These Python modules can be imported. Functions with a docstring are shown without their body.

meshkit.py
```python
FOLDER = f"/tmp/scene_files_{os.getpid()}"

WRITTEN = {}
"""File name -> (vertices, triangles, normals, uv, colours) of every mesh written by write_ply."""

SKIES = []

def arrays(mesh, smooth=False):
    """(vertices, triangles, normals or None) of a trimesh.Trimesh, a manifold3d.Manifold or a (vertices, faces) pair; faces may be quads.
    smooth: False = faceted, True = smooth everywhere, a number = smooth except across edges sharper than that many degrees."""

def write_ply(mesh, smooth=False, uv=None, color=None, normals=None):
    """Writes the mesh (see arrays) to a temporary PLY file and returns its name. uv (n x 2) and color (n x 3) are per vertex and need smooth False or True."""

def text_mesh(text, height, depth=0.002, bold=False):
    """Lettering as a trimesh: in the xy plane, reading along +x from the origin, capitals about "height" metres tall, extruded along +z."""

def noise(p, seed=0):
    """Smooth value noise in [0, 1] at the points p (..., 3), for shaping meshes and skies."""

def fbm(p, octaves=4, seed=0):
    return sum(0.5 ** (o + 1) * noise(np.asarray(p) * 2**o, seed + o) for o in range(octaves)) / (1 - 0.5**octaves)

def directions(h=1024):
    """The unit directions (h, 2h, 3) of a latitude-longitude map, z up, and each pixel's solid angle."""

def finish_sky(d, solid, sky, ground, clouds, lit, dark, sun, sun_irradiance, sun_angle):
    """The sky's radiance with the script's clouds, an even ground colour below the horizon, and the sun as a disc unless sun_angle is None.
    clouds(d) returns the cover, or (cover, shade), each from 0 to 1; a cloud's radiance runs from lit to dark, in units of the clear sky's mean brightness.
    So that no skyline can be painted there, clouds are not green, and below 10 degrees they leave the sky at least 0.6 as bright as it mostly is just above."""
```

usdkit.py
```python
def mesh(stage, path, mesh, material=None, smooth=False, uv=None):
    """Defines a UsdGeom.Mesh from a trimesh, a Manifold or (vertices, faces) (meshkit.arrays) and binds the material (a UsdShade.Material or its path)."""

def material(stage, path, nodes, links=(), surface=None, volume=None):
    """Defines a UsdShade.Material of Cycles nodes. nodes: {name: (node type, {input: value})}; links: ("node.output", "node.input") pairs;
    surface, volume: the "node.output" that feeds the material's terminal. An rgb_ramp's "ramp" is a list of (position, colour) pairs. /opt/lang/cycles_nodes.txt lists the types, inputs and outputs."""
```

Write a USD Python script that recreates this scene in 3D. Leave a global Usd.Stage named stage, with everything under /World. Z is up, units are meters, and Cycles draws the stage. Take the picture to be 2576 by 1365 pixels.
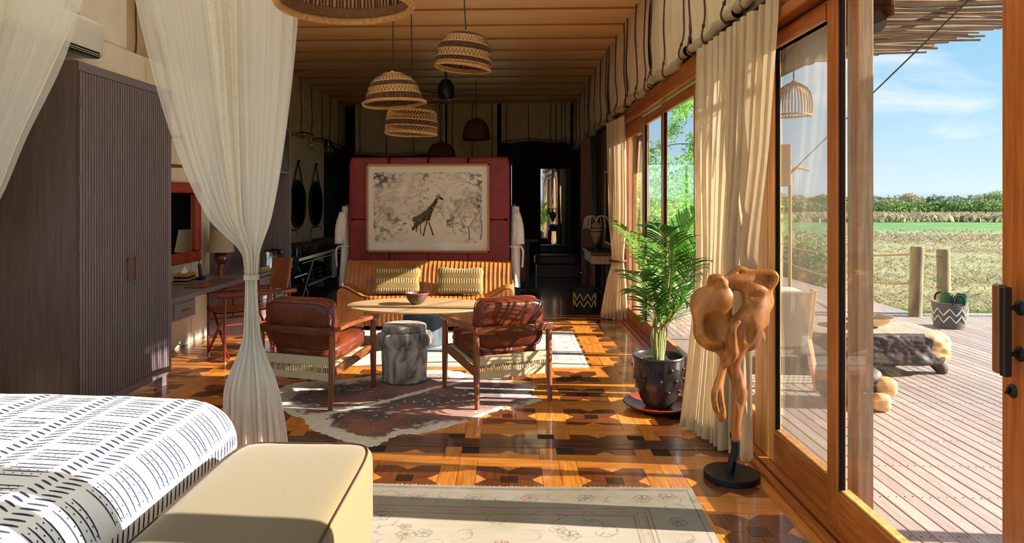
import math, random
import numpy as np, trimesh, usdkit, meshkit
from shapely.geometry import Polygon, box as sbox, LineString
from shapely import affinity
from shapely.ops import unary_union
from scipy.spatial import ConvexHull
from pxr import Usd, UsdGeom, UsdLux, UsdShade, Gf, Sdf, Vt

stage = Usd.Stage.CreateInMemory()
UsdGeom.SetStageUpAxis(stage, UsdGeom.Tokens.z)
UsdGeom.SetStageMetersPerUnit(stage, 1.0)
UsdGeom.Xform.Define(stage, '/World')
stage.SetDefaultPrim(stage.GetPrimAtPath('/World'))
PI = math.pi

# ------------------------------------------------------------- camera
F_PX, W_PX = 1790.0, 2576.0
EYE, YAW = (0.0, 0.0, 1.6), math.degrees(math.atan(71 / 1790.0))
cam = UsdGeom.Camera.Define(stage, '/World/camera')
cam.CreateHorizontalApertureAttr(36.0)
cam.CreateVerticalApertureAttr(36.0 * 1365 / 2576)
cam.CreateFocalLengthAttr(F_PX / W_PX * 36.0)
cam.CreateHorizontalApertureOffsetAttr(74 / W_PX * 36.0)
cam.CreateVerticalApertureOffsetAttr(-177.5 / W_PX * 36.0)
cam.CreateClippingRangeAttr(Gf.Vec2f(0.05, 4000))
cam.AddTranslateOp().Set(Gf.Vec3d(*EYE))
cam.AddRotateZOp().Set(YAW)
cam.AddRotateXOp().Set(90.0)
cam.CreateExposureAttr(EXPOSURE := 1.3)

# ------------------------------------------------------------- sun and sky
SUN_TAN, SUN_AZ = 0.43, 0.062          # elevation tangent; how far the light drifts to +y for each metre it goes to -x
sun = UsdLux.DistantLight.Define(stage, '/World/sun')
sun.CreateAngleAttr(0.55)
sun.CreateIntensityAttr(1.0)
SUN_E = 2.1
sun.CreateColorAttr(Gf.Vec3f(1.0, 0.92, 0.79))
d = np.array([-1, SUN_AZ, -SUN_TAN]); d /= np.linalg.norm(d)
zz = -d; xx = np.cross([0, 0, 1], zz); xx /= np.linalg.norm(xx); yy = np.cross(zz, xx)
mm = np.eye(4); mm[0, :3], mm[1, :3], mm[2, :3] = xx, yy, zz
sun.AddTransformOp().Set(Gf.Matrix4d(*mm.ravel().tolist()))
sun.CreateIntensityAttr(SUN_E)
sun.CreateNormalizeAttr(True)

dome = UsdLux.DomeLight.Define(stage, '/World/sky')
dome.CreateIntensityAttr(1.0)


def lin(h):
    if not isinstance(h, str):
        return tuple(h)
    v = [int(h[i:i + 2], 16) / 255 for i in (1, 3, 5)]
    return tuple(x / 12.92 if x <= 0.04045 else ((x + 0.055) / 1.055) ** 2.4 for x in v)


SKY_GAIN = 0.50
sky = usdkit.material(stage, '/World/Looks/sky_air', {
    'tc': ('texture_coordinate', {}),
    'sep': ('separate_xyz', {}),
    'ramp': ('rgb_ramp', {'ramp': [(0, (.30, .26, .19)), (.499, (.30, .26, .19)), (.503, lin('#d8ebf6')), (.56, lin('#a9d5ee')), (.64, lin('#7ab8e0')), (.75, lin('#5aa2d4')), (1, lin('#3f86c0'))]}),
    'half': ('math', {'math_type': 'multiply_add', 'value2': .5, 'value3': .5}),
    'map': ('mapping', {'scale': (2.2, 2.2, 7.5), 'location': (3.1, 1.2, .4)}),
    'n': ('noise_texture', {'scale': 1.6, 'detail': 7.0, 'roughness': .56, 'distortion': .35}),
    'cr': ('rgb_ramp', {'ramp': [(0, (0, 0, 0)), (.54, (0, 0, 0)), (.62, (.32, .32, .32)), (.72, (.9, .9, .9)), (1, (1, 1, 1))]}),
    'above': ('map_range', {'from_min': .0, 'from_max': .05, 'clamp': True}),
    'cm': ('math', {'math_type': 'multiply'}),
    'mix': ('mix_color', {'b': (.93, .95, .97)}),
    'bg': ('background_shader', {'strength': SKY_GAIN}),
}, [('tc.generated', 'sep.vector'), ('sep.z', 'half.value1'), ('half.value', 'ramp.fac'), ('tc.generated', 'map.vector'), ('map.vector', 'n.vector'),
    ('n.fac', 'cr.fac'), ('sep.z', 'above.value'), ('above.result', 'cm.value1'), ('cr.color', 'cm.value2'), ('cm.value', 'mix.fac'), ('ramp.color', 'mix.a'),
    ('mix.result', 'bg.color')], surface='bg.background')
UsdShade.MaterialBindingAPI.Apply(dome.GetPrim()).Bind(sky)


# ------------------------------------------------------------- materials
LK = '/World/Looks/'


def surf(name, a, b=None, scale=6, stretch=(1, 1, 1), rough=.6, bump=0, bscale=None, bstretch=None, metal=0, coat=0, coat_rough=.1, detail=4, dist=0, lo=.3, hi=.7,
         vary=0, sheen=0, spec=.5, transl=0, coords='object', mid=None, rough2=None, alpha=None, bdist=.004):
    """A principled material whose colour runs from a to b along stretched noise; vary: brightness change from object to object."""
    a, b = lin(a), lin(b if b is not None else a)
    N = {'tc': ('texture_coordinate', {}), 'mp': ('mapping', {'scale': stretch}), 'n': ('noise_texture', {'scale': scale, 'detail': detail, 'roughness': .6, 'distortion': dist}),
         'r': ('rgb_ramp', {'ramp': [(0, a), (lo, a)] + ([((lo + hi) / 2, lin(mid))] if mid else []) + [(hi, b), (1, b)]}),
         'p': ('principled_bsdf', {'roughness': rough, 'metallic': metal, 'coat_weight': coat, 'coat_roughness': coat_rough, 'sheen_weight': sheen, 'specular_ior_level': spec})}
    L = [('tc.' + coords, 'mp.vector'), ('mp.vector', 'n.vector'), ('n.fac', 'r.fac')]
    col = 'r.color'
    if vary:
        N['oi'] = ('object_info', {})
        N['ov'] = ('map_range', {'to_min': 1 - vary, 'to_max': 1 + vary})
        N['h'] = ('hsv', {})
        L += [('oi.random', 'ov.value'), ('ov.result', 'h.value'), (col, 'h.color')]
        col = 'h.color'
    L.append((col, 'p.base_color'))
    if rough2 is not None:
        N['rr'] = ('map_range', {'to_min': rough, 'to_max': rough2})
        L += [('n.fac', 'rr.value'), ('rr.result', 'p.roughness')]
    if bump:
        N['m2'] = ('mapping', {'scale': bstretch or stretch})
        N['n2'] = ('noise_texture', {'scale': bscale or scale, 'detail': 5})
        N['b'] = ('bump', {'strength': bump, 'distance': bdist})
        L += [('tc.' + coords, 'm2.vector'), ('m2.vector', 'n2.vector'), ('n2.fac', 'b.height'), ('b.normal', 'p.normal')]
    out = 'p.BSDF'
    if transl:
        N['t'] = ('translucent_bsdf', {})
        N['mx'] = ('mix_closure', {'fac': transl})
        L += [(col, 't.color'), ('p.BSDF', 'mx.closure1'), ('t.BSDF', 'mx.closure2')]
        out = 'mx.closure'
    if alpha is not None:
        N['tr'] = ('transparent_bsdf', {})
        N['ma'] = ('mix_closure', {'fac': alpha})
        L += [('tr.BSDF', 'ma.closure1'), (out, 'ma.closure2')]
        out = 'ma.closure'
    usdkit.material(stage, LK + name, N, L, surface=out)
    return LK + name


def plain(name, c, rough=.5, metal=0, **kw):
    usdkit.material(stage, LK + name, {'p': ('principled_bsdf', {'base_color': lin(c), 'roughness': rough, 'metallic': metal, **kw})}, surface='p.BSDF')
    return LK + name


def painted(name, rough=.9, spec=.3, bump=0, bscale=300, sheen=0):
    """Colour from the mesh's own 'paint' primvar (flat print)."""
    N = {'a': ('attribute', {'attribute': 'paint'}), 'p': ('principled_bsdf', {'roughness': rough, 'specular_ior_level': spec, 'sheen_weight': sheen})}
    L = [('a.color', 'p.base_color')]
    if bump:
        N |= {'tc': ('texture_coordinate', {}), 'n': ('noise_texture', {'scale': bscale, 'detail': 3}), 'b': ('bump', {'strength': bump, 'distance': .003})}
        L += [('tc.object', 'n.vector'), ('n.fac', 'b.height'), ('b.normal', 'p.normal')]
    usdkit.material(stage, LK + name, N, L, surface='p.BSDF')
    return LK + name


def glassy(name, tint=(1, 1, 1), base=.016, rough=0.0, graze=.55):
    """A thin pane: clear, with a reflection that grows towards grazing view."""
    usdkit.material(stage, LK + name, {'t': ('transparent_bsdf', {'color': tint}), 'g': ('glossy_bsdf', {'roughness': rough, 'color': (1, 1, 1)}), 'f': ('layer_weight', {'blend': .5}),
                    'q': ('math', {'math_type': 'power', 'value2': 5.0}), 'a': ('math', {'math_type': 'multiply_add', 'value2': graze, 'value3': base, 'use_clamp': True}), 'm': ('mix_closure', {})},
                    [('f.facing', 'q.value1'), ('q.value', 'a.value1'), ('a.value', 'm.fac'), ('t.BSDF', 'm.closure1'), ('g.BSDF', 'm.closure2')], surface='m.closure')
    return LK + name


WX, WY, WZ = (1, 14, 14), (14, 1, 14), (14, 14, 1)      # grain runs along x, y, z


def wood(name, a, b, axis='x', rough=.45, coat=0, vary=.12, scale=3.2, bump=.12, **kw):
    return surf(name, a, b, scale=scale, stretch={'x': WX, 'y': WY, 'z': WZ}[axis], rough=rough, coat=coat, vary=vary, bump=bump, bscale=9, detail=6, dist=.6, **kw)


M = {}
M['band_x'] = wood('parquet_band_x', '#aa5a1c', '#dc9038', 'x', rough=.30, coat=.6, vary=.14, spec=.5)
M['band_y'] = wood('parquet_band_y', '#aa5a1c', '#dc9038', 'y', rough=.30, coat=.6, vary=.14, spec=.5)
M['petal'] = wood('parquet_petal', '#4c2610', '#753c1a', 'x', rough=.30, coat=.6, vary=.25)
M['petal_y'] = wood('parquet_petal_y', '#53290f', '#7c421e', 'y', rough=.30, coat=.6, vary=.25)
M['star'] = wood('parquet_star', '#b0601f', '#e09a44', 'y', rough=.30, coat=.6, vary=.10)
M['ebony'] = wood('parquet_ebony', '#1f1009', '#2f1a10', 'x', rough=.3, coat=.6)
M['strip'] = wood('threshold_wood', '#3a1c0d', '#552a13', 'x', rough=.3, coat=.6)
M['joint'] = plain('joint_dark', '#1d0f08', .8)
M['canvas'] = surf('tent_canvas', '#c4ae88', '#d6c29c', scale=3, rough=.9, bump=.25, bscale=2.2, bdist=.05, sheen=.1)
M['canvas_wall'] = surf('wall_canvas', '#d3c6ae', '#e0d5bf', scale=4, rough=.9, bump=.1, bscale=60)
M['ceiling'] = surf('ceiling_fabric', '#e3b878', '#ecc78c', scale=2, stretch=(.5, 3, 1), rough=.42, bump=.15, bscale=1.2, bstretch=(.4, 3, 1), bdist=.02, spec=.35)
M['roof_canvas'] = surf('roof_canvas', '#d8d2c2', '#e2dccc', scale=3, rough=.9, transl=.40)
M['rail'] = wood('ceiling_batten', '#9a5428', '#b86c38', 'x', rough=.5)
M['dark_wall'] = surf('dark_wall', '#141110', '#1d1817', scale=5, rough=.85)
M['teak'] = wood('teak_frame_z', '#8a4716', '#b9682a', 'z', rough=.35, coat=.25)
M['teak_y'] = wood('teak_frame_y', '#8a4716', '#b9682a', 'y', rough=.35, coat=.25)
M['teak_x'] = wood('teak_frame_x', '#8a4716', '#b9682a', 'x', rough=.35, coat=.25)
M['pine'] = wood('pine_jamb', '#a86c2e', '#d39d58', 'z', rough=.45, scale=2.2)
M['grey_wood'] = wood('weathered_post', '#7d6a50', '#a68f6e', 'z', rough=.75)
M['brown_dark'] = wood('dark_stile', '#3a1d0e', '#52290f', 'z', rough=.5)
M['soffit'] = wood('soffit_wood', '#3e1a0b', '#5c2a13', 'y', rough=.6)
M['deck'] = wood('deck_board', '#8c7d76', '#a8998f', 'y', rough=.55, vary=.14, scale=4)
M['pane'] = glassy('window_glass')
M['museum_glass'] = glassy('museum_glass', base=.006, graze=.4)
M['screen'] = surf('insect_screen', '#a89c8e', '#b4a898', scale=400, rough=.9, alpha=.30)
M['seal'] = plain('black_seal', '#120d0a', .9, specular_ior_level=.1)
M['curtain'] = surf('linen_curtain', '#c2ab88', '#d1bc9b', scale=40, stretch=(1, 1, .2), rough=.9, bump=.2, bscale=220, transl=.25, sheen=.15)
M['sheer'] = surf('sheer_voile', '#ece9df', '#f5f2ea', scale=160, rough=.9, transl=.5, alpha=.60)
M['sheer_low'] = surf('sheer_voile_low', '#ece9df', '#f5f2ea', scale=160, rough=.9, transl=.4, alpha=.95)
M['sheer_hem'] = surf('voile_hem', '#ddd6c6', '#f0ebdf', scale=34, stretch=(1, 1, 6), rough=.95, transl=.4, alpha=.85, lo=.35, hi=.65)
M['leather_strap'] = plain('brown_leather_strap', '#4a2012', .5)
M['strap_dark'] = plain('dark_webbing', '#241c18', .8)
M['black_metal'] = surf('black_metal', '#141414', '#1e1d1c', scale=30, rough=.45, metal=.4)
M['brass'] = plain('brass', '#a9834a', .3, 1.0)
M['chrome'] = plain('chrome', '#c9cbd0', .12, 1.0)
M['steel'] = plain('steel', '#8a8c90', .35, 1.0)
M['mirror'] = plain('mirror_glass', '#c9ccc8', .02, 1.0)
M['charcoal'] = wood('charcoal_veneer', '#6a5e60', '#7f7274', 'z', rough=.42, vary=.05)
M['charcoal_y'] = wood('charcoal_veneer_y', '#6a5f62', '#7f7578', 'y', rough=.4, vary=.05)
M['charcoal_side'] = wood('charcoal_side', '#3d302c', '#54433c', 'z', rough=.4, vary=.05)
M['tan_leather'] = surf('tan_leather', '#9a5722', '#bd7838', scale=5, rough=.38, bump=.3, bscale=26, vary=.05, bdist=.006)
M['seam'] = plain('leather_seam', '#5a2a10', .6)
M['oxblood'] = surf('oxblood_leather', '#451a0d', '#743216', scale=5, rough=.30, bump=.4, bscale=14, bdist=.012, rough2=.42)
M['red_leather'] = surf('red_panel_leather', '#6d1410', '#861c15', scale=6, rough=.5, bump=.15, bscale=90)
M['red_frame'] = surf('red_mirror_leather', '#8c2a14', '#a6381f', scale=8, rough=.42, bump=.15, bscale=60)
M['walnut'] = wood('walnut_z', '#5c2c13', '#8e4e26', 'z', rough=.38, coat=.2)
M['walnut_y'] = wood('walnut_y', '#5c2c13', '#8e4e26', 'y', rough=.38, coat=.2)
M['walnut_x'] = wood('walnut_x', '#5c2c13', '#8e4e26', 'x', rough=.38, coat=.2)
M['cord'] = surf('woven_cord', '#b8a67e', '#cbbb95', scale=60, rough=.9, bump=.2, bscale=200)
M['oak_top'] = wood('oak_table_top', '#a3835a', '#c2a27a', 'x', rough=.4, scale=4)
M['slate_blue'] = surf('blue_grey_base', '#27323c', '#3f4f5a', scale=4, stretch=(6, 6, 1), rough=.5, bump=.2, bscale=20)
M['grey_stool'] = surf('carved_grey_wood', '#57493f', '#b3aca2', scale=3.4, stretch=(1, 1, .55), rough=.7, dist=3.5, detail=7, bump=.4, bscale=6, lo=.36, hi=.62)
M['mustard'] = surf('mustard_cloth', '#7d6129', '#9a7a3a', scale=60, rough=.95, bump=.3, bscale=150, sheen=.2)
M['cream_print'] = plain('cream_stitch', '#e9dfc2', .9)
M['white_linen'] = surf('white_linen', '#e9e7e2', '#f4f2ee', scale=8, rough=.9, bump=.12, bscale=5, bdist=.02, sheen=.1)
M['navy_print'] = plain('navy_print', '#23263a', .9)
M['khaki'] = surf('khaki_upholstery', '#665838', '#736441', scale=260, rough=.9, bump=.12, bscale=420, sheen=.15)
M['piping'] = plain('brown_piping', '#3b2115', .7)
M['rattan'] = surf('pale_rattan', '#9c6c34', '#c99a5a', scale=40, rough=.65, bump=.3, bscale=90)
M['rattan_mid'] = surf('brown_rattan_weave', '#5a3a1c', '#8a6032', scale=60, stretch=(1, 1, 2), rough=.7, bump=.8, bscale=70, bdist=.008)
M['rattan_dark'] = surf('dark_rattan', '#38200f', '#5b3518', scale=40, rough=.7)
M['rattan_grey'] = surf('grey_rattan', '#a98b76', '#c6aa94', scale=30, rough=.8)
M['terracotta'] = surf('terracotta_glaze', '#6e2715', '#8d3a20', scale=12, rough=.35, coat=.3)
M['pot_glaze'] = surf('dark_pot_glaze', '#1b1718', '#4a423f', scale=9, rough=.28, metal=.35, coat=.5, bump=.4, bscale=18, bdist=.008, lo=.35, hi=.75)
M['soil'] = surf('soil', '#1f130c', '#4a3524', scale=40, rough=1, bump=1, bscale=60, bdist=.01)
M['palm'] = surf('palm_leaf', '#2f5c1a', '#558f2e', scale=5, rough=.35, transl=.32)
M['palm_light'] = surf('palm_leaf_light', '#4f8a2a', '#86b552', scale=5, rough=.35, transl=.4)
M['stem'] = surf('palm_stem', '#6c7d3c', '#a9a468', scale=8, stretch=(1, 1, .2), rough=.5)
M['dry_leaf'] = surf('dry_leaf', '#8a5a2e', '#b98c54', scale=8, rough=.8)
M['burl'] = surf('carved_teak', '#743c0e', '#c47626', scale=5, stretch=(1, 1, .5), rough=.48, coat=.12, dist=2.2, detail=6, mid='#985a1c', bump=.10, bscale=9)
M['hide'] = None
M['plastic_white'] = plain('white_plastic', '#d8d3c8', .4)
M['plastic_black'] = plain('black_plastic', '#0d0d0e', .35)
M['lamp_shade'] = surf('linen_lampshade', '#ab9878', '#bfae90', scale=120, rough=.9, transl=.2)
M['lamp_base'] = wood('mahogany_lamp', '#4c1a0c', '#7a3018', 'z', rough=.25, coat=.5)
M['stone'] = surf('rough_stone', '#2b2521', '#77695c', scale=11, rough=.85, bump=1, bscale=16, bdist=.03)
M['robe'] = surf('white_robe', '#cfc8bf', '#ded8d0', scale=10, rough=.95, bump=.3, bscale=40)
M['red_chair'] = surf('red_brown_paint', '#5e1f16', '#7b2c20', scale=10, rough=.35)
M['sling'] = surf('chair_sling_leather', '#7a3a12', '#9c5220', scale=9, rough=.4, bump=.2, bscale=60)
M['woven_wall'] = surf('woven_reed', '#3a1f12', '#7d5434', scale=60, stretch=(1, 1, 2.4), rough=.8, bump=.8, bscale=70, bstretch=(1, 1, 2), bdist=.01)
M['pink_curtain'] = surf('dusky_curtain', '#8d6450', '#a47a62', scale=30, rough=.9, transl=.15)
M['teal'] = plain('teal_cloth', '#0e3f5c', .8)
M['glass_clear'] = plain('clear_glass', '#f2f5f2', .02, transmission_weight=1.0, ior=1.45)
M['outdoor_cushion'] = surf('pale_green_cushion', '#b3b8a4', '#c2c6b4', scale=90, rough=.95)
M['outdoor_weave'] = surf('outdoor_weave', '#75695a', '#948875', scale=120, stretch=(4, 1, .4), rough=.9, bump=.4, bscale=160)
M['pale_teak'] = wood('pale_teak', '#b98a52', '#d3a86e', 'z', rough=.5)
M['log_dark'] = surf('burnt_log', '#17100f', '#4a3836', scale=5, stretch=(1, 1, .5), rough=.6, bump=.5, bscale=12, bdist=.01)
M['log_cut'] = surf('sawn_log', '#a27646', '#d8b078', scale=5, rough=.6, dist=1.5)
M['log_top'] = surf('bleached_slab', '#8a7e6c', '#b0a490', scale=4, stretch=(3, 1, 1), rough=.6)
M['bowl_wood'] = surf('turned_bowl', '#c09a63', '#dcbd88', scale=5, stretch=(1, 1, 5), rough=.5)
M['stick'] = surf('pergola_stick', '#574534', '#96806a', scale=6, stretch=(.6, 5, 5), rough=.8, vary=.25)
M['fence_post'] = surf('fence_post', '#5f5a40', '#94805c', scale=5, stretch=(2, 2, .6), rough=.85, bump=.3, bscale=14)
M['rope'] = surf('manila_rope', '#8f6d45', '#b8935f', scale=90, stretch=(1, 1, 1), rough=.9, bump=.6, bscale=120)
M['cable'] = plain('guy_cable', '#3d3a36', .5, .6)
M['cable_light'] = plain('guy_cable_light', '#d9d5cc', .5)
M['field'] = surf('dry_field', '#85785c', '#a5987a', scale=.9, stretch=(1, 1.6, 1), rough=1, detail=8, mid='#858250', lo=.28, hi=.72)
M['marsh'] = surf('green_marsh', '#3c6b28', '#588a38', scale=.3, rough=.9, detail=6)
M['water'] = plain('marsh_water', '#8fa6ac', .05, 0)
M['bush'] = surf('bush_leaf', '#4c6b32', '#8aa456', scale=.5, rough=.8, transl=.3, vary=.18)
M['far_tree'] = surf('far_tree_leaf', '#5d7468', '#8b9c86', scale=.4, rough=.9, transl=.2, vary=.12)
M['dry_tree'] = surf('dry_tree_leaf', '#93876e', '#b3a288', scale=.5, rough=.9, transl=.2)
M['green_leaf'] = surf('bright_leaf', '#6aa63a', '#a3d866', scale=3, rough=.5, transl=.5)
M['bark'] = surf('bark', '#54473a', '#7d6d5a', scale=6, rough=.9)
M['roof_green'] = surf('green_roof', '#3d6b52', '#4f8064', scale=2, rough=.8)
M['dry_grass'] = surf('dry_grass', '#8d8266', '#b0a585', scale=3, rough=.95, transl=.3)
M['green_grass'] = surf('green_grass', '#4c7028', '#779548', scale=2, rough=.9, transl=.3)
M['silver_plate'] = plain('brushed_plate', '#a79a86', .45, .8)
M['green_towel'] = surf('green_towel', '#2f5a35', '#3f7043', scale=60, rough=.95, bump=.4, bscale=120)
M['grey_weave'] = surf('grey_weave', '#4b4744', '#75706a', scale=120, stretch=(1, 1, 3), rough=.95, bump=.5, bscale=150)
M['black_weave'] = surf('black_weave', '#121110', '#211f1d', scale=90, rough=.95, bump=.4, bscale=120)
M['white_yarn'] = plain('white_yarn', '#e6ded0', .95)
M['khaki_yarn'] = plain('gold_yarn', '#b79a60', .95)
M['bulb'] = glassy('bulb_glass', (.9, .88, .8), .10)
M['paper'] = plain('white_paper', '#eeece6', .9)
M['paint_matt'] = painted('printed_paper', .85)
M['rug_pile'] = painted('rug_pile', 1.0, .1, bump=.5, bscale=260, sheen=.1)
M['hide'] = painted('cow_hide', .55, .35, bump=.35, bscale=160, sheen=.2)
M['awning'] = surf('awning_canvas', '#1c1612', '#332a22', scale=4, rough=.8, bump=.3, bscale=9)
M['bowl_clay'] = surf('bowl_clay', '#3a2a20', '#6f5a45', scale=14, stretch=(1, 1, 3), rough=.55, bump=.2, bscale=30)
M['red_rim'] = plain('red_rim', '#8c2a2c', .5)
M['mount_card'] = plain('mount_card', '#ddd4c3', .9)
M['sheer_band'] = surf('voile_band', '#cfc8b6', '#ded8c8', scale=60, rough=.9)
M['black_cord'] = plain('black_cord', '#1a1512', .7)
M['fridge_glass'] = plain('fridge_glass', '#0c1210', .05, specular_ior_level=1.0)
M['dark_mirror'] = plain('dark_mirror', '#3a3b3b', .03, 1.0)
M['headdress_hide'] = surf('headdress_hide', '#6a4b36', '#b08d68', scale=14, rough=.8, bump=.4, bscale=40)
M['lantern_weave'] = surf('lantern_weave', '#8d6f58', '#ab8d75', scale=60, stretch=(3, 3, .3), rough=.8, bump=.4, bscale=90)
M['frame_oak'] = wood('picture_frame_oak', '#8f4f1e', '#b06a2d', 'x', rough=.4)

# ------------------------------------------------------------- shapes
V = lambda *a: np.array(a, float)
rng = np.random.default_rng(7)


class MB:
    """Collects vertices and triangles of one mesh."""

    def __init__(s):
        s.v, s.f, s.n = [], [], 0

    def add(s, v, f=None):
        if f is None:
            v, f, _ = meshkit.arrays(v)
        v, f = np.asarray(v, float), np.asarray(f, int)
        if f.shape[1] == 4:
            f = np.vstack([f[:, [0, 1, 2]], f[:, [0, 2, 3]]])
        s.v.append(v); s.f.append(f + s.n); s.n += len(v)
        return s

    def get(s):
        return np.vstack(s.v), np.vstack(s.f)


def rotm(rx=0, ry=0, rz=0):
    cx, sx, cy, sy, cz, sz = math.cos(rx), math.sin(rx), math.cos(ry), math.sin(ry), math.cos(rz), math.sin(rz)
    return np.array([[cz, -sz, 0], [sz, cz, 0], [0, 0, 1]]) @ np.array([[cy, 0, sy], [0, 1, 0], [-sy, 0, cy]]) @ np.array([[1, 0, 0], [0, cx, -sx], [0, sx, cx]])


_S = np.array([(x, y, z) for x in (-1, 1) for y in (-1, 1) for z in (-1, 1)], float)
# 24 points: on each of the 8 corners, one point pulled in along each axis
_hull = ConvexHull(np.vstack([_S * .5 - _S * np.array(b) for b in ((.1, .1, 0), (.1, 0, .1), (0, .1, .1))]))
_hf = _hull.simplices.copy()
for _i, (_t, _e) in enumerate(zip(_hf, _hull.equations)):
    _p = _hull.points[_t]
    if np.dot(np.cross(_p[1] - _p[0], _p[2] - _p[0]), _e[:3]) < 0:
        _hf[_i] = _t[::-1]
_bf = np.array([[0, 1, 3], [0, 3, 2], [4, 6, 7], [4, 7, 5], [0, 4, 5], [0, 5, 1], [2, 3, 7], [2, 7, 6], [0, 2, 6], [0, 6, 4], [1, 5, 7], [1, 7, 3]])


def boxm(c, s, b=0, R=None):
    """A box with centre c, size s and edges chamfered by b."""
    s = np.asarray(s, float)
    if b > 0:
        b = min(b, .45 * s.min())
        v = np.vstack([_S * (s / 2 - b * np.array(k)) for k in ((1, 1, 0), (1, 0, 1), (0, 1, 1))])
        f = _hf
    else:
        v, f = _S * s / 2, _bf
    if R is not None:
        v = v @ R.T
    return v + np.asarray(c, float), f


def boxl(lo, hi, b=0):
    lo, hi = np.asarray(lo, float), np.asarray(hi, float)
    return boxm((lo + hi) / 2, hi - lo, b)


def beam(p, q, w, h, b=0, up=(0, 0, 1)):
    """A bar of section w x h from p to q."""
    p, q = np.asarray(p, float), np.asarray(q, float)
    x = q - p; L = np.linalg.norm(x); x /= L
    y = np.cross(up, x); y /= np.linalg.norm(y); z = np.cross(x, y)
    return boxm((p + q) / 2, (L, w, h), b, np.stack([x, y, z], 1))


def frames(P):
    P = np.asarray(P, float)
    T = np.gradient(P, axis=0); T /= np.maximum(np.linalg.norm(T, axis=1, keepdims=True), 1e-9)
    N = np.zeros_like(P)
    a = V(0, 0, 1) if abs(T[0][2]) < .9 else V(1, 0, 0)
    n = np.cross(T[0], a); n /= np.linalg.norm(n)
    for i in range(len(P)):
        n = n - T[i] * (n @ T[i]); n /= max(np.linalg.norm(n), 1e-9)
        N[i] = n
    return T, N, np.cross(T, N)


def tube(P, r, k=8, closed=False, cap=True):
    P = np.asarray(P, float); r = np.broadcast_to(r, (len(P),)).astype(float)
    T, N, B = frames(P)
    a = np.arange(k) / k * 2 * PI
    v = (P[:, None] + r[:, None, None] * (np.cos(a)[None, :, None] * N[:, None] + np.sin(a)[None, :, None] * B[:, None])).reshape(-1, 3)
    n = len(P); f = []
    m = n if closed else n - 1
    i, j = np.meshgrid(np.arange(m), np.arange(k), indexing='ij')
    i2, j2 = (i + 1) % n, (j + 1) % k
    f = np.stack([i * k + j, i * k + j2, i2 * k + j2, i2 * k + j], -1).reshape(-1, 4)
    f = np.vstack([f[:, [0, 1, 2]], f[:, [0, 2, 3]]])
    if cap and not closed:
        c0, c1 = len(v), len(v) + 1
        v = np.vstack([v, P[:1], P[-1:]])
        jj = np.arange(k)
        f = np.vstack([f, np.stack([np.full(k, c0), (jj + 1) % k, jj], 1), np.stack([np.full(k, c1), (n - 1) * k + jj, (n - 1) * k + (jj + 1) % k], 1)])
    return v, f


def lathe(prof, k=32, wob=None):
    """Turns (radius, z) points about z."""
    prof = np.asarray(prof, float); n = len(prof)
    a = np.arange(k) / k * 2 * PI
    v = np.stack([prof[:, None, 0] * np.cos(a), prof[:, None, 0] * np.sin(a), np.broadcast_to(prof[:, None, 1], (n, k))], -1).reshape(-1, 3)
    i, j = np.meshgrid(np.arange(n - 1), np.arange(k), indexing='ij')
    j2 = (j + 1) % k
    f = np.stack([i * k + j, i * k + j2, (i + 1) * k + j2, (i + 1) * k + j], -1).reshape(-1, 4)
    return v, np.vstack([f[:, [0, 1, 2]], f[:, [0, 2, 3]]])


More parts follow.
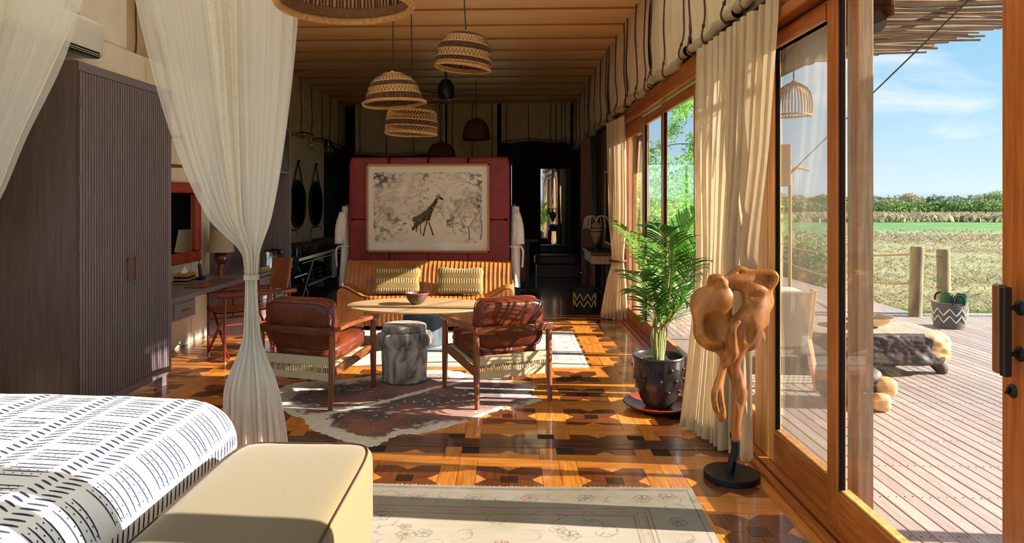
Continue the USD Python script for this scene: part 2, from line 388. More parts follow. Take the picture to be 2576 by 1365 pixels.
def grid(S, flip=False):
    """A sheet from an (n, m, 3) array of points."""
    S = np.asarray(S, float); n, m = S.shape[:2]
    i, j = np.meshgrid(np.arange(n - 1), np.arange(m - 1), indexing='ij')
    f = np.stack([i * m + j, (i + 1) * m + j, (i + 1) * m + j + 1, i * m + j + 1], -1).reshape(-1, 4)
    f = np.vstack([f[:, [0, 1, 2]], f[:, [0, 2, 3]]])
    return S.reshape(-1, 3), f[:, ::-1] if flip else f


def prism(poly, z0, z1):
    """Extrudes a shapely polygon or a list of xy points from z0 to z1."""
    if not hasattr(poly, 'exterior'):
        poly = Polygon(poly)
    if hasattr(poly, 'geoms'):
        poly = max(poly.geoms, key=lambda g: g.area)
    if not poly.interiors and poly.convex_hull.area < poly.area * 1.0001:
        p = np.array(poly.exterior.coords)[:-1]
        if poly.exterior.is_ccw is False:
            p = p[::-1]
        n = len(p)
        v = np.vstack([np.c_[p, np.full(n, z0)], np.c_[p, np.full(n, z1)]])
        f = [[n, n + i, n + i + 1] for i in range(1, n - 1)] + [[0, i + 1, i] for i in range(1, n - 1)]
        for i in range(n):
            j = (i + 1) % n
            f += [[i, j, n + j], [i, n + j, n + i]]
        return v, np.array(f)
    m = trimesh.creation.extrude_polygon(poly, z1 - z0, engine='earcut')
    m.apply_translation((0, 0, z0))
    return np.array(m.vertices), np.array(m.faces)


def turn(vf, R=None, t=(0, 0, 0)):
    v, f = vf
    v = np.asarray(v, float)
    return (v @ R.T if R is not None else v) + np.asarray(t, float), f


def smooth_path(pts, n=24):
    """Catmull-Rom through the points."""
    p = np.asarray(pts, float)
    q = np.vstack([2 * p[0] - p[1], p, 2 * p[-1] - p[-2]])
    t = np.linspace(0, len(p) - 1 - 1e-9, n); i = t.astype(int); u = (t - i)[:, None]
    a, b, c, e = q[i], q[i + 1], q[i + 2], q[i + 3]
    return .5 * (2 * b + (c - a) * u + (2 * a - 5 * b + 4 * c - e) * u ** 2 + (3 * b - a - 3 * c + e) * u ** 3)


def superbox(c, s, p=4.0, n=14, R=None, noise=0, ns=4, seed=0):
    """A soft cushion-like block: a cube sphere pushed out to a superellipsoid."""
    u = np.linspace(-1, 1, n)
    a, b = np.meshgrid(np.tan(u * PI / 4), np.tan(u * PI / 4), indexing='ij')
    mb = MB()
    o = np.ones_like(a)
    for k, (ax, sg) in enumerate(((0, 1), (0, -1), (1, 1), (1, -1), (2, 1), (2, -1))):
        P = [None] * 3
        P[ax] = o * sg; P[(ax + 1) % 3] = a; P[(ax + 2) % 3] = b
        q = np.stack(P, -1)
        q = q / (np.abs(q) ** p).sum(-1, keepdims=True) ** (1 / p)
        v, f = grid(q, flip=sg < 0)
        mb.add(v, f)
    v, f = mb.get()
    t = trimesh.Trimesh(v, f, process=False); t.merge_vertices(digits_vertex=6)
    v, f = np.array(t.vertices), np.array(t.faces)
    if noise:
        v = v * (1 + noise * (meshkit.fbm(v * ns + 31.7 + seed, 3, seed) - .5))[:, None]
    v = v * np.asarray(s, float) / 2
    if R is not None:
        v = v @ R.T
    return v + np.asarray(c, float), f


# ------------------------------------------------------------- things and parts
_names = {}


def numbered(path):
    n = _names.get(path, 0)
    _names[path] = n + 1
    return path if n == 0 else f'{path}_{n:03d}'


def tag(prim, label=None, cat=None, group=None, kind=None):
    prim = prim.GetPrim() if hasattr(prim, 'GetPrim') else prim
    for k, x in (('label', label), ('category', cat), ('group', group), ('kind', kind)):
        if x:
            prim.SetCustomDataByKey(k, x)
    return prim


def thing(name, label=None, cat=None, loc=(0, 0, 0), rz=0, group=None, kind=None, scale=None):
    path = numbered('/World/' + name)
    x = UsdGeom.Xform.Define(stage, path)
    if any(loc): x.AddTranslateOp().Set(Gf.Vec3d(*map(float, loc)))
    if rz: x.AddRotateZOp().Set(float(rz))
    if scale: x.AddScaleOp().Set(Gf.Vec3f(*map(float, scale)))
    tag(x, label, cat, group, kind)
    return path


def part(parent, name, mesh, mat, smooth=False, label=None, kind=None, uv=None, paint=None):
    """One mesh under parent ('/World' for a thing that is a single mesh)."""
    if isinstance(mesh, MB):
        mesh = mesh.get()
    path = numbered(f'{parent}/{name}')
    g = usdkit.mesh(stage, path, mesh, M.get(mat, mat), smooth=smooth, uv=uv)
    if paint is not None:
        pv = UsdGeom.PrimvarsAPI(g).CreatePrimvar('paint', Sdf.ValueTypeNames.Color3fArray, 'vertex')
        pv.Set(Vt.Vec3fArray.FromNumpy(np.asarray(paint, np.float32)))
    if label or kind:
        tag(g, label, None, None, kind)
    return path


def solo(name, mesh, mat, label, cat, smooth=False, group=None, kind=None, paint=None):
    path = part('/World', name, mesh, mat, smooth, paint=paint)
    tag(stage.GetPrimAtPath(path), label, cat, group, kind)
    return path


def struct(name, mesh=None, mat=None, smooth=False):
    if mesh is None:
        return thing(name, kind='structure')
    path = part('/World', name, mesh, mat, smooth)
    tag(stage.GetPrimAtPath(path), kind='structure')
    return path


def copy_of(src, label, loc, rz=0, scale=None, group=None):
    base = src.rsplit('/', 1)[1]
    p = stage.GetPrimAtPath(src)
    was = dict(p.GetCustomData())
    base = base[:-4] if base[-4:-3] == '_' and base[-3:].isdigit() else base
    path = numbered('/World/' + base)
    x = UsdGeom.Xform.Define(stage, path)
    x.GetPrim().GetReferences().AddInternalReference(src)
    x.ClearXformOpOrder()
    r = math.radians(rz); s = scale or (1, 1, 1)
    A = rotm(rz=r) @ np.diag(s)
    mat = np.eye(4); mat[:3, :3] = A.T; mat[3, :3] = loc
    x.AddTransformOp().Set(Gf.Matrix4d(*mat.ravel().tolist()))
    x.GetPrim().SetInstanceable(True)
    tag(x, label, was.get('category'), group or was.get('group'), was.get('kind'))
    return path


# ------------------------------------------------------------- floor: parquet in modules of 605 mm
TS = .605
floor = struct('floor')
part(floor, 'subfloor', boxl((-4.05, -1.0, -.08), (1.56, 17.2, -.004)), 'joint')


def module(cx, cy):
    """The pieces of one module: (material, polygon)."""
    h, b, g = TS / 2, .109, .0011
    i = h - b
    out = []
    for k, (mat, pts) in enumerate((('band_x', [(-h, -h), (i, -h), (i, -i), (-h, -i)]), ('band_y', [(i, -h), (h, -h), (h, i), (i, i)]),
                                    ('band_x', [(-i, i), (h, i), (h, h), (-i, h)]), ('band_y', [(-h, -i), (-i, -i), (-i, h), (-h, h)]))):
        out.append((mat, pts))
    s, v = .048, .07
    for sx in (-1, 1):
        for sy in (-1, 1):
            out.append(('petal' if sx * sy > 0 else 'petal_y', [(sx * i, sy * i), (sx * v, sy * i), (0, sy * (i - .062)), (0, sy * s), (sx * s, sy * s), (sx * s, 0), (sx * (i - .062), 0), (sx * i, sy * v)]))
    for sx, sy in ((1, 0), (-1, 0), (0, 1), (0, -1)):
        t = [(i, -v), (i, v), (i - .062, 0)]
        out.append(('star', [(sx * x - sy * y, sy * x + sx * y) for x, y in t]))
    out.append(('ebony', [(-s, -s), (s, -s), (s, s), (-s, s)]))
    res = []
    for mat, pts in out:
        p = Polygon(pts).buffer(0).buffer(-g, join_style=2)
        if p.is_empty: continue
        if hasattr(p, 'geoms'):
            ps = list(p.geoms)
        else:
            ps = [p]
        res += [(mat, affinity.translate(q, cx, cy)) for q in ps if q.area > 1e-5]
    return res


room = sbox(-3.98, -2.5, 1.40, 9.80).difference(sbox(-4.5, 4.62, 1.5, 4.79))
pieces = []
for a in range(-9, 5):
    for c_ in range(-11, 10):
        x, y = -.01 + a * TS, 4.70 + c_ * TS
        if x > 1.7 or y > 10.1 or y < -2.5: continue
        for mat, p in module(x, y):
            q = p.intersection(room)
            if q.is_empty or q.area < 2e-4: continue
            if hasattr(q, 'geoms'): q = max(q.geoms, key=lambda g_: g_.area)
            if q.geom_type != 'Polygon': continue
            pieces.append((mat, q))
hidden = unary_union([sbox(-4, 0, -.62, 3.4), sbox(-4, 3.2, -2.97, 6.1), sbox(-.7, 1, .95, 3.95)])


def shown(q):
    c_ = q.centroid
    x, y = c_.x, c_.y
    if y < 2.2 or hidden.contains(c_): return 1e9
    px = 1214 + 1790 * (x * math.cos(.0396) + y * math.sin(.0396)) / (y * math.cos(.0396) - x * math.sin(.0396))
    if not 560 < px < 2300: return 1e9
    return -q.area / y ** 3


order = sorted(range(len(pieces)), key=lambda k: shown(pieces[k][1]))
near = set(order[:292])
rest = {}
for k, (mat, q) in enumerate(pieces):
    rest_z = rng.uniform(-.0006, .0006)
    vf = prism(q, -.006, rest_z)
    if k in near:
        part(floor, 'parquet_block', vf, mat)
    else:
        rest.setdefault(mat, MB()).add(*vf)
for mat, mb in rest.items():
    part(floor, 'parquet_field', mb, mat, kind='stuff')
for k, (y0, y1) in enumerate(((4.62, 4.70), (4.702, 4.79))):
    part(floor, 'threshold_plank', boxl((-3.98, y0, -.006), (1.44, y1 - .002, .003), .001), 'strip')
for k in range(6):          # the long border planks under the windows
    part(floor, 'border_plank', boxl((1.402, -1.0 + 1.8 * k, -.006), (1.462, .797 + 1.8 * k, .001), .0008), 'band_y')
for k in range(9):          # the darker boards of the bathroom beyond
    part(floor, 'bathroom_board', boxl((-3.98, 9.83 + .8 * k, -.006), (1.54, 10.626 + .8 * k, .0), .001), 'strip')

# ------------------------------------------------------------- ceiling: fabric between wooden battens
ceil = struct('ceiling')
y0 = 8.56 - .778 * 12
for k in range(26):
    ya, yb = y0 + .778 * k, y0 + .778 * (k + 1)
    if yb > 17.9: break
    t = np.linspace(0, 1, 7)
    X = np.linspace(-4.02, 1.6, 9)
    S = np.stack([*np.meshgrid(X, ya + t * .778, indexing='ij')] + [np.broadcast_to(3.915 - .02 * np.sin(PI * t), (9, 7))], -1)
    mb = MB(); mb.add(*grid(S)); S2 = S.copy(); S2[..., 2] += .03; mb.add(*grid(S2, True))
    part(ceil, 'fabric_panel', mb if yb > 7.4 else grid(S), 'ceiling' if yb > 7.4 else 'roof_canvas', smooth=True)
    part(ceil, 'batten', boxl((-4.02, ya - .010, 3.893), (1.6, ya + .010, 3.93), .003), 'rail')

# ------------------------------------------------------------- walls
wl = struct('wall_left')
part(wl, 'lining', boxl((-4.2, 3.9, -.05), (-4.02, 17.2, 4.0)), 'canvas_wall')
part(wl, 'lining', boxl((-4.2, -.9, 2.75), (-4.02, 3.9, 4.0)), 'canvas_wall')
part(wl, 'headboard_panel', boxl((-4.2, 1.1, -.05), (-4.02, 3.89, 1.25)), 'canvas_wall')
for y in (-.9, 1.0, 2.45, 3.82):
    part(wl, 'window_post', boxl((-4.12, y, -.05), (-4.03, y + .08, 2.75), .004), 'teak')
part(wl, 'desk_panel', boxl((-4.02, 4.0, 0), (-3.61, 9.80, 3.02), .005), 'canvas_wall')
part(wl, 'canvas_sheet', boxl((-4.02, 4.0, 3.02), (-3.605, 6.55, 3.90), .01), 'canvas_wall')
for k, yy_ in enumerate((6.9, 7.9, 8.9)):
    part(wl, 'canvas_seam', boxl((-3.612, yy_ - .004, 0), (-3.606, yy_ + .004, 3.0)), 'canvas')
for k, (ya, yb) in enumerate(((9.9, 11.2), (11.21, 12.5), (12.51, 13.7), (13.71, 14.95))):
    part(wl, 'bathroom_panel', boxl((-4.02, ya, 0), (-3.96, yb, 2.85), .004), 'canvas_wall')
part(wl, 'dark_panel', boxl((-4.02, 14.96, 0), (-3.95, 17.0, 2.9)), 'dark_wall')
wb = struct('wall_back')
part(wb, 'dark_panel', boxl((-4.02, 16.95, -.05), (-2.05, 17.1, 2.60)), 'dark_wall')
part(wb, 'dark_panel', boxl((.022, 16.94, -.05), (.039, 17.1, 3.0)), 'brown_dark')
w6 = struct('window_6')
part(w6, 'pane', boxl((-2.05, 17.02, .05), (.022, 17.03, 2.46)), 'pane')
for x in (-2.04, -1.02, -.03):
    part(w6, 'stile', boxl((x, 16.98, 0), (x + .045, 17.08, 2.46), .004), 'brown_dark')
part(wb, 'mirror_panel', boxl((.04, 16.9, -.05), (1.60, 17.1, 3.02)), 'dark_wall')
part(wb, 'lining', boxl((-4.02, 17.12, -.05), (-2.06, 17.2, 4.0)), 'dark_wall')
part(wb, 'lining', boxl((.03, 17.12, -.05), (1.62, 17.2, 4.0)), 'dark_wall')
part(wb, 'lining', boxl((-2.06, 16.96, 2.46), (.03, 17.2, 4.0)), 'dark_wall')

# ------------------------------------------------------------- the window wall at the veranda side
wr = struct('wall_right')
part(wr, 'lining', boxl((1.62, 9.95, -.05), (1.74, 17.2, 4.0)), 'canvas_wall')
part(wr, 'reed_panel', boxl((1.575, 9.95, 0), (1.615, 13.4, 2.86)), 'woven_wall')
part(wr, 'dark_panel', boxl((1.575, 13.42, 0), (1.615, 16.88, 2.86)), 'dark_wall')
part(wr, 'gable_cloth', boxl((1.62, -.9, 2.80), (1.70, 9.94, 4.0)), 'canvas_wall')
part(wr, 'header_beam', boxl((1.50, -.9, 2.62), (1.64, 9.94, 2.80), .006), 'teak_y')
part(wr, 'header_lip', boxl((1.475, -.9, 2.605), (1.50, 9.94, 2.66), .003), 'teak_y')
part(wr, 'floor_track', boxl((1.465, -.9, -.02), (1.66, 9.94, .028), .004), 'teak_y')
part(wr, 'track_groove', boxl((1.50, -.9, .0281), (1.512, 9.94, .034)), 'brown_dark')


def leaf(name, y0, y1, x, zt=2.60, sw0=.10, sw1=.12, rail=.19, pane='pane', jamb='teak', light=None):
    """A glazed leaf from y0 to y1 in the plane x: two stiles, top and bottom rail, a pane with its black seal."""
    w = struct(name)
    part(w, 'stile', boxl((x, y1 - sw1, .03), (x + .045, y1, zt), .004), jamb)
    part(w, 'stile', boxl((x, y0, .03), (x + .045, y0 + sw0, zt), .004), light or jamb)
    part(w, 'bottom_rail', boxl((x + .001, y0 + sw0, .03), (x + .044, y1 - sw1, .03 + rail), .003), 'teak_y')
    part(w, 'glazing_bead', boxl((x + .016, y0 + sw0, .03 + rail), (x + .060, y1 - sw1, .042 + rail), .002), 'pine')
    part(w, 'top_rail', boxl((x + .001, y0 + sw0, zt - .10), (x + .044, y1 - sw1, zt), .003), 'teak_y')
    a, b = y0 + sw0, y1 - sw1
    part(w, 'pane', boxl((x + .020, a, .03 + rail), (x + .026, b, zt - .10)), 'pane')
    mb = MB()
    for lo, hi in (((x + .012, a, .04 + rail), (x + .034, a + .012, zt - .1)), ((x + .012, b - .012, .04 + rail), (x + .034, b, zt - .1))):
        mb.add(*boxl(lo, hi))
    part(w, 'seal', mb, 'seal')
    if pane == 'screen':
        part(w, 'insect_screen', boxl((x + .050, a, .03 + rail), (x + .0515, b, zt - .02)), 'screen')
        part(w, 'screen_zip', boxl((x + .046, a + .05, .2), (x + .056, a + .075, zt - .02)), 'seal')
    return w


near_leaf = leaf('door_1', 2.10, 3.545, 1.545, sw0=.205, sw1=.105, zt=3.3)
leaf('door_2', .52, 2.04, 1.59, sw0=.105, sw1=.12)
leaf('door_3', -.9, .50, 1.545, sw0=.105, sw1=.12)
leaf('window_1', 3.56, 4.42, 1.575, sw0=.014, sw1=.085, jamb='pine', pane='screen', light='teak')
leaf('window_2', 4.44, 5.92, 1.575, sw0=.22, jamb='teak', light='pine')
leaf('window_3', 5.96, 7.44, 1.555, sw0=.17, sw1=.10, rail=.16, jamb='teak', light='teak')
leaf('window_4', 7.47, 8.60, 1.575, sw0=.02, sw1=.10, rail=.14, jamb='grey_wood', light='teak')
w5 = struct('window_5')
part(w5, 'stile', boxl((1.56, 9.74, .03), (1.61, 9.90, 2.6), .004), 'teak')
part(w5, 'pane', boxl((1.585, 8.62, .19), (1.591, 9.16, 2.42)), 'pane')
part(w5, 'fabric_blind', boxl((1.60, 8.62, 1.95), (1.606, 9.16, 2.42)), 'strap_dark')
part(w5, 'pane', boxl((1.585, 9.26, .19), (1.591, 9.74, 2.42)), 'pane')
part(w5, 'stile', boxl((1.56, 9.16, .03), (1.61, 9.26, 2.6), .004), 'pine')
part(w5, 'top_rail', boxl((1.55, 8.6, 2.42), (1.60, 9.75, 2.61), .004), 'teak_y')
part(w5, 'bottom_rail', boxl((1.555, 8.6, .03), (1.60, 9.75, .19), .004), 'teak_y')
# transom and dark infill above the screened window
tr = struct('trim_1')
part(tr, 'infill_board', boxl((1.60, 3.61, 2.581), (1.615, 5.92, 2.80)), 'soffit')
part(tr, 'transom', boxl((1.56, 3.61, 2.50), (1.62, 5.92, 2.58), .004), 'teak_y')
# pull handle and keyhole on the near leaf
part(near_leaf, 'pull_grip', boxl((1.478, 2.222, 1.075), (1.510, 2.252, 1.345), .005), 'walnut')
part(near_leaf, 'pull_backing', boxl((1.482, 2.200, 1.07), (1.507, 2.2219, 1.34), .003), 'plastic_black')
for z in (1.135, 1.275):
    part(near_leaf, 'pull_stud', turn(tube([(0, 0, 0), (.044, 0, 0)], .007, 10), t=(1.502, 2.224, z)), 'black_metal', smooth=40)
    part(near_leaf, 'pull_rosette', turn(lathe([(0, .012), (.012, .012), (.022, .004), (.024, 0), (0, 0)], 20), rotm(ry=-PI / 2), (1.545, 2.224, z)), 'black_metal', smooth=40)
part(near_leaf, 'keyhole_rose', turn(lathe([(0, .010), (.014, .010), (.021, .003), (.022, 0), (0, 0)], 20), rotm(ry=-PI / 2), (1.545, 2.255, 1.015)), 'black_metal', smooth=40)
part(near_leaf, 'thumb_turn', boxm((1.530, 2.255, 1.015), (.012, .006, .026), .002, rotm(rx=.6)), 'black_metal')

# ------------------------------------------------------------- rolled canvas along the eaves, inside
def valance(name, label, axis, X, y0, y1, zt, zb, seed, group, sgn=1, bulge=.05, mat='canvas'):
    """A canvas sheet hanging from the ceiling, its lower edge rolled up, in leather loops. Runs in y (axis 'y') or x."""
    r_ = np.random.default_rng(seed)
    t = thing(name, label, 'canvas blind', group=group)
    n = max(8, int((y1 - y0) / .05)); m = 14
    s = np.linspace(0, 1, n); u = np.linspace(0, 1, m)
    Sg, Ug = np.meshgrid(s, u, indexing='ij')
    yy_ = y0 + (y1 - y0) * Sg
    p3 = np.stack([yy_ * 2.3 + seed * 7, Ug * 1.6, np.full_like(yy_, seed)], -1)
    sag = .022 * np.sin(PI * s * 2 + seed)[:, None]
    off = bulge * (np.sin(PI * Ug) * .6 + (meshkit.fbm(p3, 3) - .5) * 1.2) + .014 * np.sin(yy_ * 26 + seed) * Ug
    z = zt + (zb - zt) * Ug + sag * Ug ** 2
    P = np.stack([X - sgn * off, yy_, z], -1)
    rolls = []
    pk = 16
    a = np.arange(pk) / pk * 2 * PI
    rr = .036 + .008 * np.sin(s * 19 + seed) + .010 * (meshkit.fbm(np.stack([s * 9 + seed, s * 0, s * 0], -1), 2) - .5)
    cx = X - sgn * (off[:, -1] + .015); cz = z[:, -1]
    roll = np.stack([cx[:, None] - sgn * np.cos(a) * rr[:, None], np.broadcast_to(yy_[:, -1][:, None], (n, pk)), cz[:, None] + np.sin(a) * rr[:, None] * 1.1], -1)
    if axis == 'x':
        P = P[..., [1, 0, 2]]; roll = roll[..., [1, 0, 2]]
    mb = MB(); mb.add(*grid(P)); mb.add(*grid(P + (np.array([.004 * sgn, 0, 0]) if axis == 'y' else np.array([0, .004 * sgn, 0])), True))
    part(t, 'sheet', mb, mat, smooth=60)
    roll = np.concatenate([roll, roll[:, :1]], 1)
    rb = MB(); rb.add(*grid(roll)); rb.add(*grid(roll, True))
    for e_ in (0, -1):
        ce = roll[e_, :-1]; j_ = np.arange(pk)
        for q_ in (j_, j_[::-1]):
            rb.add(np.vstack([ce, ce.mean(0)[None]]), np.stack([q_, np.roll(q_, -1), np.full(pk, pk)], 1))
    part(t, 'roll', rb, mat, smooth=60)
    straps = np.linspace(y0 + .12, y1 - .12, max(2, int(round((y1 - y0) / .78)) + 1))
    for ys in straps:
        k = int(np.clip((ys - y0) / (y1 - y0) * (n - 1), 1, n - 2))
        x0 = X - sgn * .03
        top = [x0, ys + r_.uniform(-.02, .02), zt - .01]
        o = off[k]
        mid = [[X - sgn * (o[j] + .012), ys, z[k, j]] for j in (4, 8, 11)]
        loop = [[cx[k] - sgn * (rr[k] + .008), ys, cz[k] + .01], [cx[k] - sgn * .01, ys, cz[k] - rr[k] * 1.1 - .012], [cx[k] + sgn * rr[k], ys, cz[k] - .01]]
        pth = smooth_path([top] + mid + loop, 22)
        if axis == 'x': pth = pth[:, [1, 0, 2]]
        part(t, 'leather_strap', tube(pth, .0075, 5), 'leather_strap' if axis == 'y' else 'strap_dark', smooth=60)
        bk = pth[int(len(pth) * .55)]
        part(t, 'buckle', boxm(bk, (.022, .022, .030), .005), 'leather_strap' if axis == 'y' else 'strap_dark')
    return t


words = ['nearest the open doors', 'above the heavy linen curtain', 'above the glazed window beside the palm', 'above the far window frame', 'above the tied linen curtain', 'above the reed wall panel', 'beside the dark bathroom wall']
edges_ = [1.6, 4.72, 5.95, 7.6, 9.1, 10.75, 13.3, 16.8]
for k in range(7):
    valance('rolled_canvas_blind', f'rolled canvas blind with brown leather straps, {words[k]}', 'y', 1.49, edges_[k] + .02, edges_[k + 1] - .02, 3.90, 2.825 if k else 2.86, k, 'rolled blinds on the window side')
lw = ['above the desk mirror', 'above the kettle cabinet', 'above the round mirrors over the basins']
for k, (a_, b_) in enumerate(((6.58, 8.9), (8.94, 11.7), (11.74, 16.4))):
    valance('rolled_canvas_blind', f'rolled canvas blind with dark straps, {lw[k]}', 'y', -4.0, a_, b_, 3.90, 2.90 if k < 2 else 2.83, 20 + k, 'rolled blinds on the desk side', sgn=-1)
for k, (a_, b_, zb_) in enumerate(((-3.7, -1.55, 2.72), (-1.50, -.32, 2.58), (-.22, 1.05, 3.02), (1.07, 1.40, 3.0))):
    valance('rolled_canvas_blind', ['dim canvas blind at the far end over the robe side of the red panel', 'dim canvas blind at the far end hanging lowest, behind the dark pendants', 'dim canvas blind at the far end above the tall mirror', 'narrow canvas blind in the far corner above the reed wall'][k], 'x', 16.80, a_, b_, 3.908, zb_, 40 + k, 'rolled blinds on the far wall')


# ------------------------------------------------------------- curtains
def drape(rows, folds, n=200, m=44, seed=0, fine=.012, loose=0.0):
    """rows: (z, A, B, amplitude): the sheet's two edges (x, y) and fold depth at heights from top to bottom."""
    rows = sorted(rows, key=lambda r: r[0])
    zs = np.array([r[0] for r in rows]); A = np.array([r[1] for r in rows], float); B = np.array([r[2] for r in rows], float); am = np.array([r[3] for r in rows])
    z = np.linspace(zs[0], zs[-1], m)
    from scipy.interpolate import PchipInterpolator as PI_
    Ai, Bi, ai = PI_(zs, A)(z), PI_(zs, B)(z), PI_(zs, am)(z)
    s = np.linspace(0, 1, n)
    d_ = Bi - Ai; L = np.linalg.norm(d_, axis=1, keepdims=True); nrm = np.c_[-d_[:, 1:], d_[:, :1]] / np.maximum(L, 1e-6)
    warp = s + .018 * np.sin(2 * PI * s * 3 + seed) + .011 * np.sin(2 * PI * s * 7 + 2 * seed)
    zz_ = (z - zs[0]) / (zs[-1] - zs[0])
    ph = 2 * PI * folds * warp[None, :] + .5 * np.sin(zz_ * 3 + seed)[:, None] * np.sin(s * 5)[None, :]
    w = np.sin(ph); w = np.sign(w) * np.abs(w) ** .8
    nz_ = meshkit.noise(np.stack(np.broadcast_arrays(warp[None, :] * folds * 1.9 + .35 * np.sin(zz_ * 2.2 + seed)[:, None], zz_[:, None] * .9, np.float64(seed * 1.7)), -1)) * 2 - 1
    nz_ += .45 * (meshkit.noise(np.stack(np.broadcast_arrays(warp[None, :] * folds * 5.1, zz_[:, None] * 1.3, np.float64(seed * 2.9)), -1)) * 2 - 1)
    w = w * (1 - loose) + 1.15 * nz_ * loose
    Ng = meshkit.fbm(np.stack(np.broadcast_arrays(s[None, :] * folds * 1.4, zz_[:, None] * 2.5, np.float64(seed)), -1), 3) - .5
    off = ai[:, None] * (w * (.7 + .5 * Ng)) + fine * Ng * 2
    along = warp[None, :] * np.ones((m, 1)) - (1 - loose) * .18 / folds * np.sin(2 * ph)
    P = Ai[:, None] + d_[:, None] * along[..., None] + nrm[:, None] * off[..., None]
    P = np.concatenate([P, np.broadcast_to(z[:, None, None], (m, n, 1))], -1)
    P[0, :, 2] += .006 * np.sin(ph[0] * .5)
    return P


def ring(c, rx, ry, z, r, k=10, n=40, tilt=0):
    a = np.linspace(0, 2 * PI, n, endpoint=False)
    return tube(np.stack([c[0] + rx * np.cos(a), c[1] + ry * np.sin(a), z + tilt * np.cos(a)], 1), r, k, closed=True)


t = thing('linen_curtain', 'full length natural linen curtain drawn into deep folds behind the carved wood sculpture', 'curtain')
part(t, 'cloth', grid(drape([(2.72, (1.38, 5.42), (1.44, 3.98), .045), (2.0, (1.37, 5.36), (1.44, 4.08), .06), (1.15, (1.36, 5.22), (1.44, 4.36), .07), (.6, (1.30, 5.16), (1.44, 4.44), .085), (.012, (1.22, 5.12), (1.44, 4.40), .10)], 11, n=360, seed=1, loose=.45)), 'curtain', smooth=True)
part(t, 'rail', tube([(1.45, 3.9, 2.735), (1.45, 5.6, 2.735)], .012, 10), 'black_metal', smooth=60)
t = thing('linen_curtain', 'linen curtain gathered by a brown leather tieback at the far end of the windows', 'curtain')
rows_ = [(2.70, (1.36, 10.25), (1.47, 9.22), .05), (2.0, (1.36, 10.1), (1.49, 9.3), .055), (1.3, (1.35, 9.9), (1.52, 9.45), .055), (.80, (1.36, 9.66), (1.50, 9.52), .035), (.55, (1.31, 9.7), (1.52, 9.5), .05), (.012, (1.22, 9.74), (1.54, 9.50), .06)]
part(t, 'cloth', grid(drape(rows_, 7, n=240, seed=3, loose=.35)), 'curtain', smooth=True)
part(t, 'tieback', ring((1.43, 9.58), .105, .10, .80, .016, 8), 'leather_strap', smooth=60, label='brown leather tieback')
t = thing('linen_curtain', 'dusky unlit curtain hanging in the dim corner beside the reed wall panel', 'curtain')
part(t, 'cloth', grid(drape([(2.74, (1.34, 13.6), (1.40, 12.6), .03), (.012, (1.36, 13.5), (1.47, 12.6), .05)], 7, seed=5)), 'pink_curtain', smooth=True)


def voile(name, label, top, tie, bot, z_tie, zt, folds, seed, wt=.040, e0=(.85, .67, .36)):
    t = thing(name, label, 'curtain', group='white voile bed canopy drapes')
    for k, (da, db, nn, mat) in enumerate(((0, 0, 1., 'sheer'), (.02, .46, .6, 'sheer'), (.44, .36, .25, 'sheer_hem'), (.60, -.02, .5, 'sheer'))):
        A0 = np.array(top[0]) + da * (np.array(top[1]) - top[0]); B0 = np.array(top[1]) - db * (np.array(top[1]) - top[0])
        c = np.array(tie); oy = np.array((0, (.0, .05, -.045, -.03)[k]))
        mid = lambda f, P0: c + (P0 - c) * f
        cw = (c - (wt, 0), c + (wt, 0)) if k < 2 else ((c - (.02, 0), c + (.015, 0)) if k == 2 else (c + (.0, 0), c + (wt, 0)))
        e = e0 if k == 0 else tuple(q * .93 for q in e0)
        rows = [(zt, A0 + oy, B0 + oy, .04)] + [(zt - dz, mid(f0, A0) + oy, mid(min(1, f0 + .1), B0) + oy, am_) for dz, f0, am_ in ((.5, e[0], .04), (1.0, e[1], .036), (zt - z_tie - .38, e[2], .03))] + [(z_tie + .12, (cw[0] - c) * 1.25 + c + oy * .5, (cw[1] - c) * 1.3 + c + oy * .5, .026), (z_tie, cw[0] + oy * .3, cw[1] + oy * .3, .022)]
        part(t, 'upper_cloth' if k != 2 else 'coarse_hem', grid(drape(rows, folds * nn, n=300, m=64, seed=seed + k, fine=.004, loose=.85)), mat, smooth=True)
    b0, b1 = np.array(bot[0]), np.array(bot[1])
    for k in range(2):
        part(t, 'lower_cloth', grid(drape([(z_tie, c - (wt, 0), c + (wt, 0), .024), (z_tie - .35, c - (wt * 1.25, 0), c + (wt * 1.5, 0), .03), (.35, b0 * .8 + c * .2, b1 * .8 + c * .2, .045), (.012, b0 + (.05 * k, .03 * k), b1 - (.03 * k, -.03 * k), .055)], folds * .7, n=240, m=50, seed=seed + 9 + k, fine=.004, loose=.8)), 'sheer_low', smooth=True)
    mb = MB()
    a = np.linspace(0, 2 * PI, 49)
    band = np.stack([np.stack([c[0] + (wt + .010) * np.cos(a), c[1] + .040 * np.sin(a) + .01, np.full_like(a, z_tie + dz)], -1) for dz in (-.016, .016)], 0)
    mb.add(*grid(band)); mb.add(*grid(band, True))
    part(t, 'tie_band', mb, 'sheer_band', smooth=60)
    return t


voile('voile_drape', 'white voile bed drape tied with a band, falling to the floor beside the bed foot', ((-2.43, 4.5), (-1.36, 4.5)), (-1.665, 4.5), ((-1.87, 4.46), (-1.43, 4.5)), 1.11, 3.05, 15, 11)
voile('voile_drape', 'white voile bed drape sweeping across the air conditioner and dark wardrobe side', ((-4.0, 4.42), (-2.66, 4.42)), (-3.78, 4.42), ((-3.95, 4.4), (-3.55, 4.42)), 1.05, 3.05, 13, 17, e0=(.77, .55, .27))
